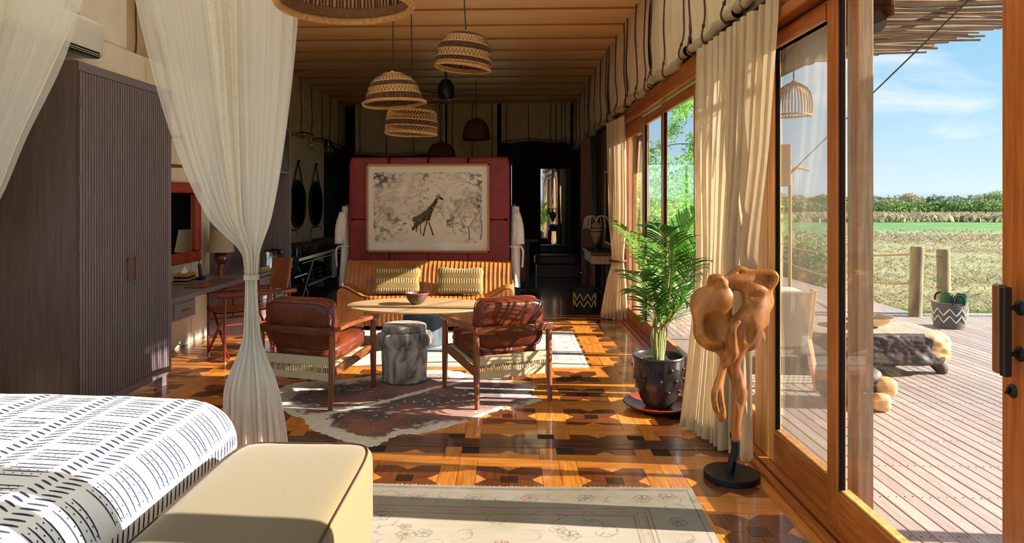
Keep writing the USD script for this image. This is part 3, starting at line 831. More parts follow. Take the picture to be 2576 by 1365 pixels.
# ------------------------------------------------------------- veranda and beyond
dk = struct('deck')
xs = 1.70
k = 0
while xs < 8.3:
    w_ = .0835
    y1_ = 17.0 if xs < 5.84 else 10.32
    part(dk, 'deck_board', boxl((xs, -4.0 if xs < 6.5 else 3.0, -.055), (xs + w_, y1_, -.03 + rng.uniform(-.0008, .0008)), .003), 'deck')
    xs += .0905; k += 1
mb = MB()
for ry in np.arange(2.6, 9.6, .47):
    for bx_ in range(40):
        x_ = 1.70 + bx_ * .0905
        for o in (.02, .063):
            v, f = lathe([(0, .0012), (.0042, .001), (.0045, 0)], 6)
            mb.add(v + V(x_ + o, ry + .004 * ((bx_ * 7) % 3 - 1), -.0298), f)
part(dk, 'deck_screw', mb, 'black_metal', kind='stuff')
part(dk, 'edge_plank', boxl((5.86, 10.325, -.20), (8.3, 10.50, -.012), .005), 'deck')
part(dk, 'joist', boxl((1.75, -3.9, -.25), (5.8, 16.9, -.07)), 'joint')
part(dk, 'joist', boxl((5.85, 3.1, -.25), (8.2, 10.2, -.07)), 'joint')
gd = struct('ground')
part(gd, 'field', boxl((-400, -300, -1.4), (700, 62, -1.0)), 'field')
# marsh, water, far bank
nx_, ny_ = 60, 30
part(gd, 'marsh', boxl((-300, 62, -1.4), (700, 92, -1.05)), 'marsh')
mb = MB()
for (x_, y_, a_, b_) in ((31, 66, 4.5, .5), (40, 70, 6, .5), (25, 84, 9, 1.3), (37, 88, 5, .6), (70, 74, 6, .6)):
    mb.add(*prism(affinity.scale(Polygon([(math.cos(q) * (1 + .2 * math.sin(3 * q)) + x_, math.sin(q) + y_) for q in np.linspace(0, 2 * PI, 24, endpoint=False)]), a_, b_), -1.05, -1.045))
part(gd, 'water', mb, 'water')
part(gd, 'far_bank', boxl((-400, 92, -1.4), (900, 900, -.85)), 'field')


def blades(n, area, h, w, seed, z=-1.0, clump=None, lean=.5):
    """Grass: n thin bent blades over area(rng) points."""
    r_ = np.random.default_rng(seed)
    P = area(r_, n)
    a = r_.uniform(0, 2 * PI, n); hh = h * r_.uniform(.4, 1.1, n); ww = w * r_.uniform(.6, 1.3, n); l = hh * r_.uniform(0, lean * 2, n); la = r_.uniform(0, 2 * PI, n)
    d = np.stack([np.cos(a), np.sin(a), 0 * a], 1); e = np.stack([np.cos(la), np.sin(la), 0 * la], 1)
    up = V(0, 0, 1)
    v = np.stack([P - d * ww[:, None], P + d * ww[:, None], P + e * l[:, None] * .35 + up * hh[:, None] * .6 + d * ww[:, None] * .7, P + e * l[:, None] + up * hh[:, None]], 1).reshape(-1, 3)
    i = np.arange(n)[:, None] * 4
    return v, np.vstack([i + [0, 1, 2], i + [0, 2, 3]])


def patch(x0, x1, y0, y1, clumps=0, rad=.5, z=-1.0):
    def f(r_, n):
        if clumps:
            c = np.stack([r_.uniform(x0, x1, clumps), r_.uniform(y0, y1, clumps)], 1)
            q = c[r_.integers(0, clumps, n)] + r_.normal(0, rad, (n, 2)) * (1.8, 1)
        else:
            q = np.stack([r_.uniform(x0, x1, n), r_.uniform(y0, y1, n)], 1)
        return np.c_[q, np.full(n, z)]
    return f


mb = MB()
mb.add(*blades(24000, patch(5.5, 17, 10.7, 20, 260, .35), .10, .005, 1, lean=1.2)); mb.add(*blades(16000, patch(8, 40, 18, 50, 200, .9), .17, .016, 2, lean=1.3)); mb.add(*blades(7000, patch(15, 70, 45, 62, 90, 1.6), .24, .05, 3, lean=1.2))
solo('dry_meadow_grass', mb, 'dry_grass', 'dry straw coloured meadow grass in tufts between the veranda and the marsh', 'grass', kind='stuff')
mb = MB()
mb.add(*blades(30000, patch(6, 15, 10.8, 17, 240, .28), .11, .005, 4, lean=.8)); mb.add(*blades(7000, patch(9, 34, 17, 34, 160, .8), .10, .014, 5))
solo('green_meadow_grass', mb, 'green_grass', 'patches of fresh green grass growing close to the veranda edge', 'grass', kind='stuff')
mb = MB(); mb.add(*blades(26000, patch(-20, 130, 92, 104, 340, 1.6, -1.0), 1.1, .20, 6, lean=.8))
solo('reed_bank', mb, 'dry_grass', 'band of tall dry reeds along the far bank of the marsh', 'reeds', kind='stuff')


def leaves(n, c, rad, size, seed, hollow=.35, mat=None, flat=0):
    """n leaf cards (bent quads) in a lumpy ellipsoid."""
    r_ = np.random.default_rng(seed)
    q = r_.normal(size=(n, 3)); q /= np.linalg.norm(q, axis=1, keepdims=True)
    rr = r_.uniform(hollow, 1, n) ** .6
    lump = .72 + .6 * meshkit.noise(q * 2.2 + seed * 3.3)
    P = np.asarray(c) + q * (rr * lump)[:, None] * np.asarray(rad)
    a = r_.normal(size=(n, 3)); a /= np.linalg.norm(a, axis=1, keepdims=True)
    b = np.cross(a, r_.normal(size=(n, 3))); b /= np.linalg.norm(b, axis=1, keepdims=True)
    s = size * r_.uniform(.6, 1.3, n)[:, None]
    v = np.stack([P - a * s, P + b * s * .45 - a * s * .1, P + a * s, P - b * s * .45 - a * s * .1], 1).reshape(-1, 3)
    i = np.arange(n)[:, None] * 4
    return v, np.vstack([i + [0, 1, 2], i + [0, 2, 3]])


def branchy(base, top, spread, seed, n=9, r=.12):
    r_ = np.random.default_rng(seed); mb = MB()
    base, top = np.asarray(base, float), np.asarray(top, float)
    mid = base + (top - base) * .45
    mb.add(*tube(smooth_path([base, mid + r_.normal(0, .03, 3) * np.linalg.norm(top - base), top], 8), np.linspace(r, r * .4, 8), 6))
    for k in range(n):
        s = base + (top - base) * r_.uniform(.35, .8)
        e = top + np.clip(r_.normal(0, 1, 3), -1.3, 1.3) * spread * .55
        mb.add(*tube(smooth_path([s, (s + e) / 2 + r_.normal(0, .12, 3) * spread, e], 6), np.linspace(r * .45, r * .1, 6), 5))
    return mb


def far_xy(px, Y):
    """A point of the plain at distance Y seen over image column px."""
    c = (px - 1214) / 1790.0
    return ((c * math.cos(.0396) - math.sin(.0396)) / (math.cos(.0396) + c * math.sin(.0396)) * Y, Y)


mb = MB(); r_ = np.random.default_rng(5)
for k in range(92):
    px_ = 1500 + 1120 * (k + r_.uniform(0, 1)) / 92
    x_, y_ = far_xy(px_, 148 + r_.uniform(-8, 14))
    mb.add(*leaves(170, (x_, y_, .1), (3.6 * r_.uniform(.7, 1.4), 2.5, 1.55 * r_.uniform(.6, 1.15)), .42, 100 + k))
solo('scrub_belt', mb, 'bush', 'low belt of green scrub across the plain beyond the marsh', 'shrubs', kind='stuff')
mb = MB()
for k in range(70):
    px_ = 1500 + 1120 * (k + r_.uniform(0, 1)) / 70
    x_, y_ = far_xy(px_, 420 + r_.uniform(-20, 60))
    mb.add(*leaves(60, (x_, y_, 1.2), (9 * r_.uniform(.4, 1.3), 4, 3.2 * r_.uniform(.5, 1.3)), 1.5, 300 + k))
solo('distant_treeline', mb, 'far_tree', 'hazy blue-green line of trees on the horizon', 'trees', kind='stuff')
for k, (px_, Y_, h_, w_, mat, lab, dens) in enumerate((
        (2284, 200, 3.9, 3.6, 'dry_tree', 'round half-bare tree standing alone above the scrub, by the door opening', 260), (2225, 230, 2.9, 3.0, 'dry_tree', 'pale low tree at the edge of the weathered post on the plain', 120),
        (2460, 190, 3.2, 2.2, 'dry_tree', 'leafless grey tree beside the pinkish crown on the plain', 70), (2482, 180, 2.7, 2.4, 'dry_tree', 'pinkish-brown dry tree in front of the tall green tree on the plain', 240),
        (2503, 185, 4.3, 3.0, 'bush', 'tall bright green tree nearest the pull handle on the plain', 240), (1990, 170, 3.9, 3.6, 'dry_tree', 'flat-topped tree seen through the insect screen beside the box lantern', 260),
        (2070, 150, 3.2, 2.6, 'bush', 'green tree seen through the insect screen beside its zip', 240))):
    x_, y_ = far_xy(px_, Y_)
    t = thing('plain_tree', lab, 'tree', loc=(x_, y_, -.9), group=None)
    part(t, 'trunk', branchy((0, 0, 0), (0.2, 0, h_ * .75), w_ * .45, 60 + k, 10, .16), 'bark')
    r2 = np.random.default_rng(900 + k); mb = MB()
    for q in range(6):
        mb.add(*leaves(dens // 2, (r2.normal(0, w_ * .42), r2.normal(0, w_ * .3), h_ * r2.uniform(.68, 1.02)), (w_ * .52, w_ * .5, h_ * .24), .26, 700 + 9 * k + q))
    part(t, 'crown', mb, mat)

# leafy shrubs close to the windows
for k, (x_, y_, z_, rad, n_, mat, lab) in enumerate(((3.6, 19.2, .9, (1.5, 1.3, 1.75), 15000, 'green_leaf', 'bright green leafy shrub outside the far narrow pane'), (5.6, 20.6, .7, (2.0, 1.5, 1.9), 19000, 'green_leaf', 'bright green leafy shrub behind the palm, outside the wider window pane'),
                                                    (7.0, 17.2, -.1, (.9, .9, .95), 4500, 'bush', 'small green shrub beyond the rope railing, seen through the insect screen'))):
    t = thing('leafy_shrub', lab, 'shrub', loc=(x_, y_, -1.0))
    part(t, 'stems', branchy((0, 0, 0), (0, 0, z_ + 1.3), rad[0] * .6, 80 + k, 12, .05), 'bark')
    part(t, 'leaves', leaves(n_, (0, 0, z_ + 1.0), rad, .062, 800 + k, hollow=.1), mat)
t = thing('overhanging_tree', 'slender tree with hanging green leaf sprays across the sky outside the window', 'tree', loc=(5.5, 15.2 + 2.2, -1.0))
part(t, 'trunk', tube(smooth_path([(0, 0, 0), (.15, .1, 2), (-.1, 0, 4.2), (-.5, -.3, 5.6)], 16), np.linspace(.09, .03, 16), 8), 'bark', smooth=True)
mb, lv = MB(), MB()
r3 = np.random.default_rng(44)
for k in range(15):
    a0 = V(-.05, 0, r3.uniform(3.0, 5.2)); a1 = V(r3.uniform(-2.3, .6), r3.uniform(-1.6, .4), r3.uniform(3.0, 5.0)); a1[2] = min(a1[2], 5.2)
    path = smooth_path([a0, (a0 + a1) / 2 + V(0, 0, .3), a1, a1 + V(-.15, -.05, -.35)], 10)
    mb.add(*tube(path, np.linspace(.018, .005, 10), 5))
    for q in path[5:]:
        lv.add(*leaves(70, q, (.24, .24, .19), .04, int(r3.integers(1e6)), hollow=0))
part(t, 'branch', mb, 'bark'); part(t, 'leaf_spray', lv, 'green_leaf')
t = thing('garden_tent', 'green pitched canvas roof of another tent beyond the window shrubs', 'tent', loc=(8.2, 31, -1))
part(t, 'roof', (V((-1.9, -1.6, 3.55), (1.9, -1.6, 3.55), (1.9, 1.6, 3.55), (-1.9, 1.6, 3.55), (-.4, 0, 4.2), (.4, 0, 4.2)), np.array([[0, 1, 5], [0, 5, 4], [1, 2, 5], [2, 3, 4], [2, 4, 5], [3, 0, 4], [0, 2, 1], [0, 3, 2]])), 'roof_green')
for sx in (-1.7, 1.7):
    for sy in (-1.4, 1.4):
        part(t, 'tent_pole', tube([(sx, sy, 0), (sx, sy, 3.56)], .05, 8), 'bark')

# railing posts and ropes
PP = [(5.715, 10.30), (6.235, 10.50), (5.62, 15.2)]
for k, ((x_, y_), h_, lab) in enumerate(zip(PP, (.985, .935, .86), ('round grey wooden railing post behind the log table', 'round brown wooden railing post behind the zigzag basket', 'round wooden railing post seen through the insect screen'))):
    v, f = lathe([(0, 0), (.088, 0), (.088, .3), (.086, h_ - .012), (.078, h_), (0, h_)], 20)
    v = v * V(1, 1, 1); v[:, 0] += (.03 if k == 0 else -.015) * v[:, 2]
    solo('railing_post', (v + V(x_, y_, -.03), f), 'fence_post', lab, 'post', smooth=50)


def rope(p, q, sag, label):
    s = np.linspace(0, 1, 40)
    P = np.asarray(p)[None] * (1 - s[:, None]) + np.asarray(q)[None] * s[:, None]; P[:, 2] -= sag * 4 * s * (1 - s)
    mb = MB()
    L = np.linalg.norm(np.asarray(q) - p)
    s2 = np.linspace(0, 1, int(L / .012)); P2 = np.stack([np.interp(s2, s, P[:, j]) for j in range(3)], 1)
    ang = s2 * L * 2 * PI / .07
    for o in (0, 2 * PI / 3, 4 * PI / 3):
        mb.add(*tube(P2 + .007 * np.stack([0 * ang, np.cos(ang + o), np.sin(ang + o)], 1), .0085, 5))
    solo('rope_rail', mb, 'rope', label, 'rope', smooth=60, group='railing ropes')


rope((5.835, 10.33, .86), (6.132, 10.46, .80), .012, 'short upper rope between the grey and the brown railing posts')
rope((5.822, 10.33, .42), (6.138, 10.46, .36), .012, 'short lower rope between the grey and the brown railing posts')
rope((5.62, 15.10, .70), (5.735, 10.398, .84), .10, 'long upper rope running back along the veranda edge')
rope((5.62, 15.10, .38), (5.725, 10.398, .42), .14, 'long lower rope running back along the veranda edge')

# structure of the veranda roof
vr = struct('veranda_roof')
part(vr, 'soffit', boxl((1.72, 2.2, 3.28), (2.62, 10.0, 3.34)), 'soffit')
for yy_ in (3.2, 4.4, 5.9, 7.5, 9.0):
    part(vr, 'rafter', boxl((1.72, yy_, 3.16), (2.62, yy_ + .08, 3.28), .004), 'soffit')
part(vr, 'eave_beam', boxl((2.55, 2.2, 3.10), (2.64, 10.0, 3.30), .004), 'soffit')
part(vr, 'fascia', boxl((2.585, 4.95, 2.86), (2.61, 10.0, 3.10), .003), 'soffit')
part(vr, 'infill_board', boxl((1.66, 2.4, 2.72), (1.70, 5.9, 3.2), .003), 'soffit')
t = thing('rolled_awning', 'dark rolled canvas awning strapped under the veranda eave', 'awning')
part(t, 'canvas_roll', tube([(2.5, 4.98, 2.83), (2.5, 6.2, 2.83), (2.5, 8.2, 2.82)], .075, 16), 'awning', smooth=60)
for yy_ in (5.35, 6.1, 6.9, 7.7):
    part(t, 'tie_strap', turn(ring((0, 0), .082, .082, 0, .008, 6, 20), rotm(rx=PI / 2), (2.5, yy_, 2.83)), 'strap_dark', smooth=60)
    part(t, 'tie_strap', tube([(2.5, yy_, 2.9), (2.52, yy_ + .02, 3.11)], .008, 6), 'strap_dark')
solo('veranda_post', boxl((1.86, 10.2, -.03), (1.97, 10.31, 3.27), .004), 'grey_wood', 'weathered square veranda post outside the far narrow pane by the tied curtain', 'post', kind='structure')
pg = solo('veranda_post', boxl((1.70, 3.55, -.03), (1.772, 3.67, 3.27), .004), 'grey_wood', 'weathered square veranda post just outside the glazed door', 'post', kind='structure')
mb = MB()
t = thing('stick_pergola', 'pergola shade of bleached sticks laid side by side, overhanging the veranda', 'pergola')
r4 = np.random.default_rng(12)
nst = 0
for k in range(92):
    y_ = 4.2 + .048 * k + r4.uniform(-.012, .012)
    z_ = 3.24 + r4.uniform(-.03, .03)
    xe = 4.62 - .11 * (y_ - 6.6) + r4.uniform(-.3, .22)
    if y_ > 7.9: xe -= (y_ - 7.9) * 1.3
    x0_ = 2.66
    pts = smooth_path([(x0_, y_ + r4.uniform(-.02, .02), z_), ((x0_ + xe) / 2, y_ + r4.uniform(-.03, .03), z_ + r4.uniform(-.02, .02)), (xe, y_ + r4.uniform(-.03, .03), z_ + r4.uniform(-.03, .03))], 7)
    part(t, 'stick', tube(pts, np.linspace(.019, .014, 7) * r4.uniform(.8, 1.2), 7), 'stick', smooth=60)
for x_ in (3.0, 3.9):
    part(t, 'pergola_pole', tube([(x_, 4.0, 3.31), (x_, 8.9, 3.31)], .03, 8), 'stick', smooth=60)
part(t, 'pergola_pole', tube([(4.35, 3.4, -.03), (4.35, 3.4, 3.3)], .06, 10), 'stick', smooth=60)
solo('guy_wire', tube([(2.77, 3.2, 3.23), (3.07, 6.0, 2.57), (3.30, 8.2, 2.05)], .006, 6), 'cable', 'thin guy wire slanting across the sky under the stick pergola', 'wire')

t = thing('power_line', 'pair of thin dark cables slanting across the sky in the window', 'wire')
for dz in (0, .06):
    part(t, 'cable', tube([(2.6, 9.995, 3.12 + dz), (3.9, 22, 3.75 + dz)], .007, 5), 'cable')
part(t, 'cable', tube([(2.0, 11.2, .95), (5.5, 15.5, 3.6)], .005, 5), 'cable')

# ------------------------------------------------------------- bed with printed cover
BX, BY0, BY1, BZ, BR = -1.375, 1.35, 3.66, .645, .26


def bed_xy(a, b):
    """Cover point: a = distance from the head end measured along the cover, b = distance from the near side."""
    a, b = np.broadcast_arrays(np.asarray(a, float), np.asarray(b, float))
    R, Q = BR, PI / 2 * BR

    def run(t, L):                       # flat for L - R, a quarter turn, then straight down
        t0 = L - R
        k = np.clip((t - t0) / Q, 0, 1) * PI / 2
        return np.where(t < t0, t, t0 + R * np.sin(k)), np.where(t < t0, 0, R * (1 - np.cos(k)) + np.maximum(t - t0 - Q, 0))
    x, dx = run(a, 2.33)
    yf, dyf = run(b, BY1 - BY0 - .0)
    dz = np.sqrt(dx ** 2 + dyf ** 2)
    pull = np.minimum(dx, .3) * np.minimum(dyf, .3)
    z = BZ - dz - .035 * (np.clip((x - 1.4) / .93, 0, 1)) ** 2
    wr = meshkit.fbm(np.stack([a * 2.2, b * 2.2, 0 * a], -1), 3) - .5
    return np.stack([BX - 2.33 + x - pull * .9, BY0 + yf - pull * .9, np.maximum(z + .022 * wr, .10)], -1)


bed = thing('bed', 'big bed under a white cover printed with navy chevrons, lines and dots', 'bed')
aa, bb = np.meshgrid(np.linspace(0, 2.85, 110), np.linspace(0, 2.75, 110), indexing='ij')
part(bed, 'cover', grid(bed_xy(aa, bb)), 'white_linen', smooth=True)
part(bed, 'mattress', boxl((-3.72, BY0 + .02, .22), (BX - .05, BY1 - .05, .50), .05), 'white_linen')
part(bed, 'base', boxl((-3.74, BY0, 0), (BX - .09, BY1 - .08, .22), .01), 'khaki')
marks = MB()


def mark(a0, b0, a1, b1, w, n=4):
    t = np.linspace(0, 1, n)
    da, db = a1 - a0, b1 - b0
    L = math.hypot(da, db); na, nb = -db / L * w / 2, da / L * w / 2
    e = np.array([.5] + [1] * (n - 2) + [.5])
    A, B_ = a0 + da * t, b0 + db * t
    l, r = bed_xy(A + na * e, B_ + nb * e), bed_xy(A - na * e, B_ - nb * e)
    h = 1e-3
    c0 = bed_xy(A, B_); n_ = np.cross(bed_xy(A + h, B_) - c0, bed_xy(A, B_ + h) - c0); n_ /= np.linalg.norm(n_, axis=1, keepdims=True)
    marks.add(*grid(np.stack([l + n_ * .0016, r + n_ * .0016], 1), flip=True))


r5 = np.random.default_rng(3)
per = .335
for band in range(-1, 9):
    a0 = 2.80 - band * per
    b = .25
    while b < 2.62:                                     # fishbone row: a slanting dash either side of a thin gap
        for (s0, s1, q) in ((.008, .062, .028), (-.062, -.008, -.028)):
            j = r5.uniform(-.002, .002)
            if 0.3 < a0 + s0 < 2.84 and a0 + s1 < 2.84:
                mark(a0 + s0, b + (.0 if q > 0 else .030) + j, a0 + s1, b + (.030 if q > 0 else .0) + j, .0090)
        b += .036
    b = .25; k = 0
    c0, c1 = a0 - .085 - .165, a0 - .085
    if c0 < .4: continue
    while b < 2.60:                                     # blocks: three long lines, then a field of dots
        for q in range(4):
            if b + q * .034 < 2.7 and c1 < 2.83: mark(c0 + r5.uniform(-.006, .006), b + q * .034, c1 + r5.uniform(-.006, .006), b + q * .034 + r5.uniform(-.012, .012), .0064, 6)
            for dd in range(5):
                if q < 3 and c1 < 2.83:
                    u = c0 + .015 + dd * .034; v_ = b + .017 + q * .034
                    mark(u - .0032, v_, u + .0032, v_, .0062, 3)
        b += .185 if k % 2 == 0 else .150; k += 1
part(bed, 'printed_marks', marks, 'navy_print', kind='stuff')

# ------------------------------------------------------------- ottoman at the bed foot
t = thing('ottoman', 'large khaki upholstered ottoman bench with dark piping at the foot of the bed', 'ottoman', loc=(-.945, 2.40, .0115))
part(t, 'upholstered_body', superbox((0, 0, .255), (.665, 1.86, .45), p=9, n=26, noise=.012, ns=3), 'khaki', smooth=True)


def pipe_loop(hx, hy, z, rad, sag, lift, r=.0042, n=200):
    a = np.linspace(0, 2 * PI, n, endpoint=False); p = 9
    c, s_ = np.cos(a), np.sin(a)
    k = (np.abs(c) ** p + np.abs(s_) ** p) ** (-1 / p)
    return tube(np.stack([hx * c * k, hy * s_ * k, z + lift * np.sin(2 * a) * 0 - sag * (1 - np.abs(s_ * k) ** 2) * 0], 1), r, 6, closed=True)


part(t, 'piping', pipe_loop(.314, .878, .461, 0, 0, 0), 'piping', smooth=60, label='thin dark brown piping along the top edge')
for sx in (-1, 1):
    for sy in (-1, 1):
        part(t, 'foot', turn(lathe([(0, 0), (.025, 0), (.03, .045), (0, .045)], 12), t=(sx * .27, sy * .85, 0)), 'black_metal')


# ------------------------------------------------------------- rugs (flat print painted on fine meshes)
def stroke(F, X, Y, pts, w, val=1.0, soft=.6):
    """Darkens field F along a polyline of half-width w."""
    pts = np.asarray(pts, float)
    for p, q in zip(pts[:-1], pts[1:]):
        x0, x1 = min(p[0], q[0]) - 2 * w, max(p[0], q[0]) + 2 * w
        y0, y1 = min(p[1], q[1]) - 2 * w, max(p[1], q[1]) + 2 * w
        i0, i1 = np.searchsorted(X, (x0, x1)); j0, j1 = np.searchsorted(Y, (y0, y1))
        if i1 <= i0 or j1 <= j0: continue
        gx, gy = X[i0:i1, None], Y[None, j0:j1]
        d = q - p; L2 = max((d ** 2).sum(), 1e-12)
        tt = np.clip(((gx - p[0]) * d[0] + (gy - p[1]) * d[1]) / L2, 0, 1)
        r = np.hypot(gx - p[0] - tt * d[0], gy - p[1] - tt * d[1])
        F[i0:i1, j0:j1] = np.maximum(F[i0:i1, j0:j1], val * np.clip((w - r) / (w * soft) , 0, 1))


def rug_colors(X, Y, x0, x1, y0, y1, seed, cols, bw=.28, motif=.30):
    """A faded oriental design: borders, scrolling vines, flowers."""
    r_ = np.random.default_rng(seed)
    n, m = len(X), len(Y)
    gx, gy = np.meshgrid(X, Y, indexing='ij')
    D, Rr, Gg = np.zeros((n, m)), np.zeros((n, m)), np.zeros((n, m))
    dist = np.minimum(np.minimum(gx - x0, x1 - gx), np.minimum(gy - y0, y1 - gy))
    for o, w in ((.035, .0035), (.05, .0025), (bw, .003), (bw + .022, .0025), (bw + .085, .003)):
        D = np.maximum(D, (np.abs(dist - o) < w) * .8)
    for o in (bw + .035, bw + .07):
        Rr = np.maximum(Rr, (np.abs(dist - o) < .003) * .6)

    def flower(cx, cy, s):
        for k in range(6):
            a = k * PI / 3 + r_.uniform(-.2, .2)
            p = V(cx, cy); q = p + s * V(math.cos(a), math.sin(a)); o = s * .5 * V(-math.sin(a), math.cos(a))
            F = (D, Rr, Gg)[[0, 1, 0, 2][int(r_.integers(4))]]
            stroke(F, X, Y, [p, p + (q - p) * .6 + o, q, p + (q - p) * .6 - o, p], .0035, .9)

    def scroll(cx, cy, s, a0, sg):
        th = np.linspace(0, 4.4, 22); rr = s * (1 - th / 5.6)
        pts = np.stack([cx + rr * np.cos(a0 + sg * th), cy + rr * np.sin(a0 + sg * th)], 1)
        stroke(D, X, Y, pts, .0032, .75)
        for k in (4, 9, 14):
            v = r_.normal(0, s * .28, 2)
            stroke(Gg if r_.random() < .4 else D, X, Y, [pts[k], pts[k] + v * .5, pts[k] + v], .0045, .7)
    for k in range(int((x1 - x0) / .15)):
        for yy_ in (y0 + .155, y1 - .155):
            cx = x0 + .16 + .15 * k
            (flower(cx, yy_, .052) if k % 2 else scroll(cx, yy_, .075, r_.uniform(0, 6), 1 if k % 4 else -1))
            stroke(D, X, Y, [(cx - .10, yy_ + .02), (cx - .04, yy_ - .05), (cx + .05, yy_ + .05), (cx + .12, yy_ - .02)], .0026, .55)
    for k in range(int((y1 - y0) / .15)):
        for xx_ in (x0 + .155, x1 - .155):
            cy = y0 + .16 + .15 * k
            (flower(xx_, cy, .052) if k % 2 else scroll(xx_, cy, .075, r_.uniform(0, 6), 1))
    for k in range(int((x1 - x0 - 2 * bw) / .17)):      # red keys in the inner border
        cx = x0 + bw + .1 + .17 * k
        for yy_ in (y0 + bw + .053, y1 - bw - .053):
            stroke(Rr, X, Y, [(cx - .03, yy_ - .012), (cx - .03, yy_ + .012), (cx + .01, yy_ + .012), (cx + .01, yy_ - .010), (cx + .04, yy_ - .010)], .0035, .75)
    for k in range(int((y1 - y0 - 2 * bw) / .17)):
        cy = y0 + bw + .1 + .17 * k
        for xx_ in (x0 + bw + .053, x1 - bw - .053):
            stroke(Rr, X, Y, [(xx_ - .012, cy - .03), (xx_ + .012, cy - .03), (xx_ + .012, cy + .01), (xx_ - .010, cy + .01), (xx_ - .010, cy + .04)], .0035, .75)
    q = bw + .12
    for k in range(int((x1 - x0 - 2 * q) * (y1 - y0 - 2 * q) / motif ** 2 * 4.2)):
        cx, cy = r_.uniform(x0 + q, x1 - q), r_.uniform(y0 + q, y1 - q)
        if r_.random() < .4: flower(cx, cy, r_.uniform(.03, .06))
        else: scroll(cx, cy, r_.uniform(.06, .12), r_.uniform(0, 6), r_.choice((-1, 1)))
    wear = meshkit.fbm(np.stack([gx * 3.1, gy * 3.1, 0 * gx + seed], -1), 4)
    wear2 = meshkit.fbm(np.stack([gx * 14, gy * 14, 0 * gx + seed], -1), 3)
    wv = .5 + .5 * np.sin(gy * 2 * PI / .006 * .5) * .0
    fade = np.clip(1.9 - 1.9 * wear2, .25, 1)
    base, alt, dark, red, green = (np.array(lin(c)) for c in cols)
    C = base + (alt - base) * np.clip((wear - .35) * 2.4, 0, 1)[..., None]
    for F, c, k in ((D, dark, .8), (Rr, red, .75), (Gg, green, .7)):
        f = (F * fade * k)[..., None]
        C = C * (1 - f) + c * f
    rows = 1 + .10 * (meshkit.noise(np.stack([gy * 160, gx * 6, 0 * gx], -1)) - .5)
    return C * rows[..., None]


def flat_rug(name, label, x0, x1, y0, y1, step, seed, cols, z=.008, skew=0, fringe=True, **kw):
    X, Y = np.arange(x0, x1 + 1e-6, step), np.arange(y0, y1 + 1e-6, step)
    C = rug_colors(X, Y, x0, x1, y0, y1, seed, cols, **kw)
    gx, gy = np.meshgrid(X, Y, indexing='ij')
    Z = z + .0025 * (meshkit.fbm(np.stack([gx * 2, gy * 2, 0 * gx], -1), 3) - .5)
    e = np.minimum(np.minimum(gx - x0, x1 - gx), np.minimum(gy - y0, y1 - gy))
    Z = np.where(e < 1e-6, .0005, Z)
    wob = .010 * np.sin(gx * 3 + seed) * (gy - y0) / (y1 - y0)
    t = thing(name, label, 'rug')
    part(t, 'pile', grid(np.stack([gx + skew * (gy - y1), gy + wob, Z], -1)), 'rug_pile', smooth=True, paint=C.reshape(-1, 3))
    if fringe:
        r_ = np.random.default_rng(seed + 5); mb = MB()
        for x in np.arange(x0, x1, .012):
            a = r_.normal(0, .5); l = r_.uniform(.008, .022)
            yb = y1 + .010 * math.sin(x * 3 + seed)
            mb.add(*beam((x, yb - .004, .004), (x + math.sin(a) * l, yb + math.cos(a) * l, .003), .003, .0025))
        part(t, 'fringe', mb, 'cord', kind='stuff')
    return t


flat_rug('faded_rug', 'faded cream oriental rug with red and green sprigs beside the ottoman', -2.0, 1.005, 2.05, 3.985, .0058, 5, ('#93897a', '#857a64', '#1e2226', '#96351f', '#1c3c2a'), skew=.05)
flat_rug('faded_rug', 'pale grey oriental rug under the low table and sofa', -2.25, .76, 6.86, 8.72, .011, 9, ('#aeaaa2', '#9d9890', '#33383e', '#5d5c5c', '#4c524e'), fringe=False)

# cow hide
HP = [(-1.98, 5.99), (-1.86, 6.2), (-1.51, 6.31), (-1.17, 6.51), (-.79, 6.7), (-.5, 6.66), (-.27, 6.42), (-.09, 6.40), (.02, 6.31), (.22, 6.15), (.15, 5.92), (.25, 5.74), (.13, 5.6), (-.01, 5.49), (-.12, 5.41), (-.32, 5.15), (-.61, 4.88),
      (-.76, 4.84), (-.84, 4.68), (-.92, 4.60), (-1.15, 4.72), (-1.31, 4.86), (-1.41, 4.95), (-1.53, 5.18), (-1.62, 5.24), (-1.82, 5.46), (-2.0, 5.7)]
hp = smooth_path(HP + HP[:1], 640)
hp += .008 * np.stack([np.sin(np.arange(640) * .48), np.cos(np.arange(640) * .68)], 1)
cen = V(-.87, 5.65)
nr = 150
rad = np.linspace(0, 1, nr)[:, None, None]
dr = (hp - cen)[None]
Pg = cen + rad * dr
# keep rays inside: the outline is star-shaped about cen closely enough
gx, gy = Pg[..., 0], Pg[..., 1]
Zs = .004 + .003 * (meshkit.fbm(np.stack([gx * 5, gy * 5, 0 * gx], -1), 3) - .3); Zs[-1] = .001
sp0, sp1 = V(-1.62, 5.15), V(-.30, 6.30)
dv = (sp1 - sp0) / np.linalg.norm(sp1 - sp0)
u_ = (gx - sp0[0]) * dv[0] + (gy - sp0[1]) * dv[1]
wv = (gx - sp0[0]) * -dv[1] + (gy - sp0[1]) * dv[0]
nz = meshkit.fbm(np.stack([gx * 3, gy * 3, 0 * gx], -1), 4); nz2 = meshkit.fbm(np.stack([gx * 26, gy * 26, 0 * gx + 4], -1), 3); nz3 = meshkit.noise(np.stack([u_ * 30, wv * 110, 0 * gx], -1))
white = np.clip((.045 + .05 * (nz2 - .5) - np.abs(wv + .06 * np.sin(u_ * 3))) / .025, 0, 1)
edge = np.clip(((rad[..., 0] + 0 * gx) - .80 + .5 * (nz - .5) + .25 * (nz2 - .5)) / .10, 0, 1)
edge = np.maximum(edge, np.clip((nz2 + .5 * nz - .98) / .08, 0, 1) * .8)
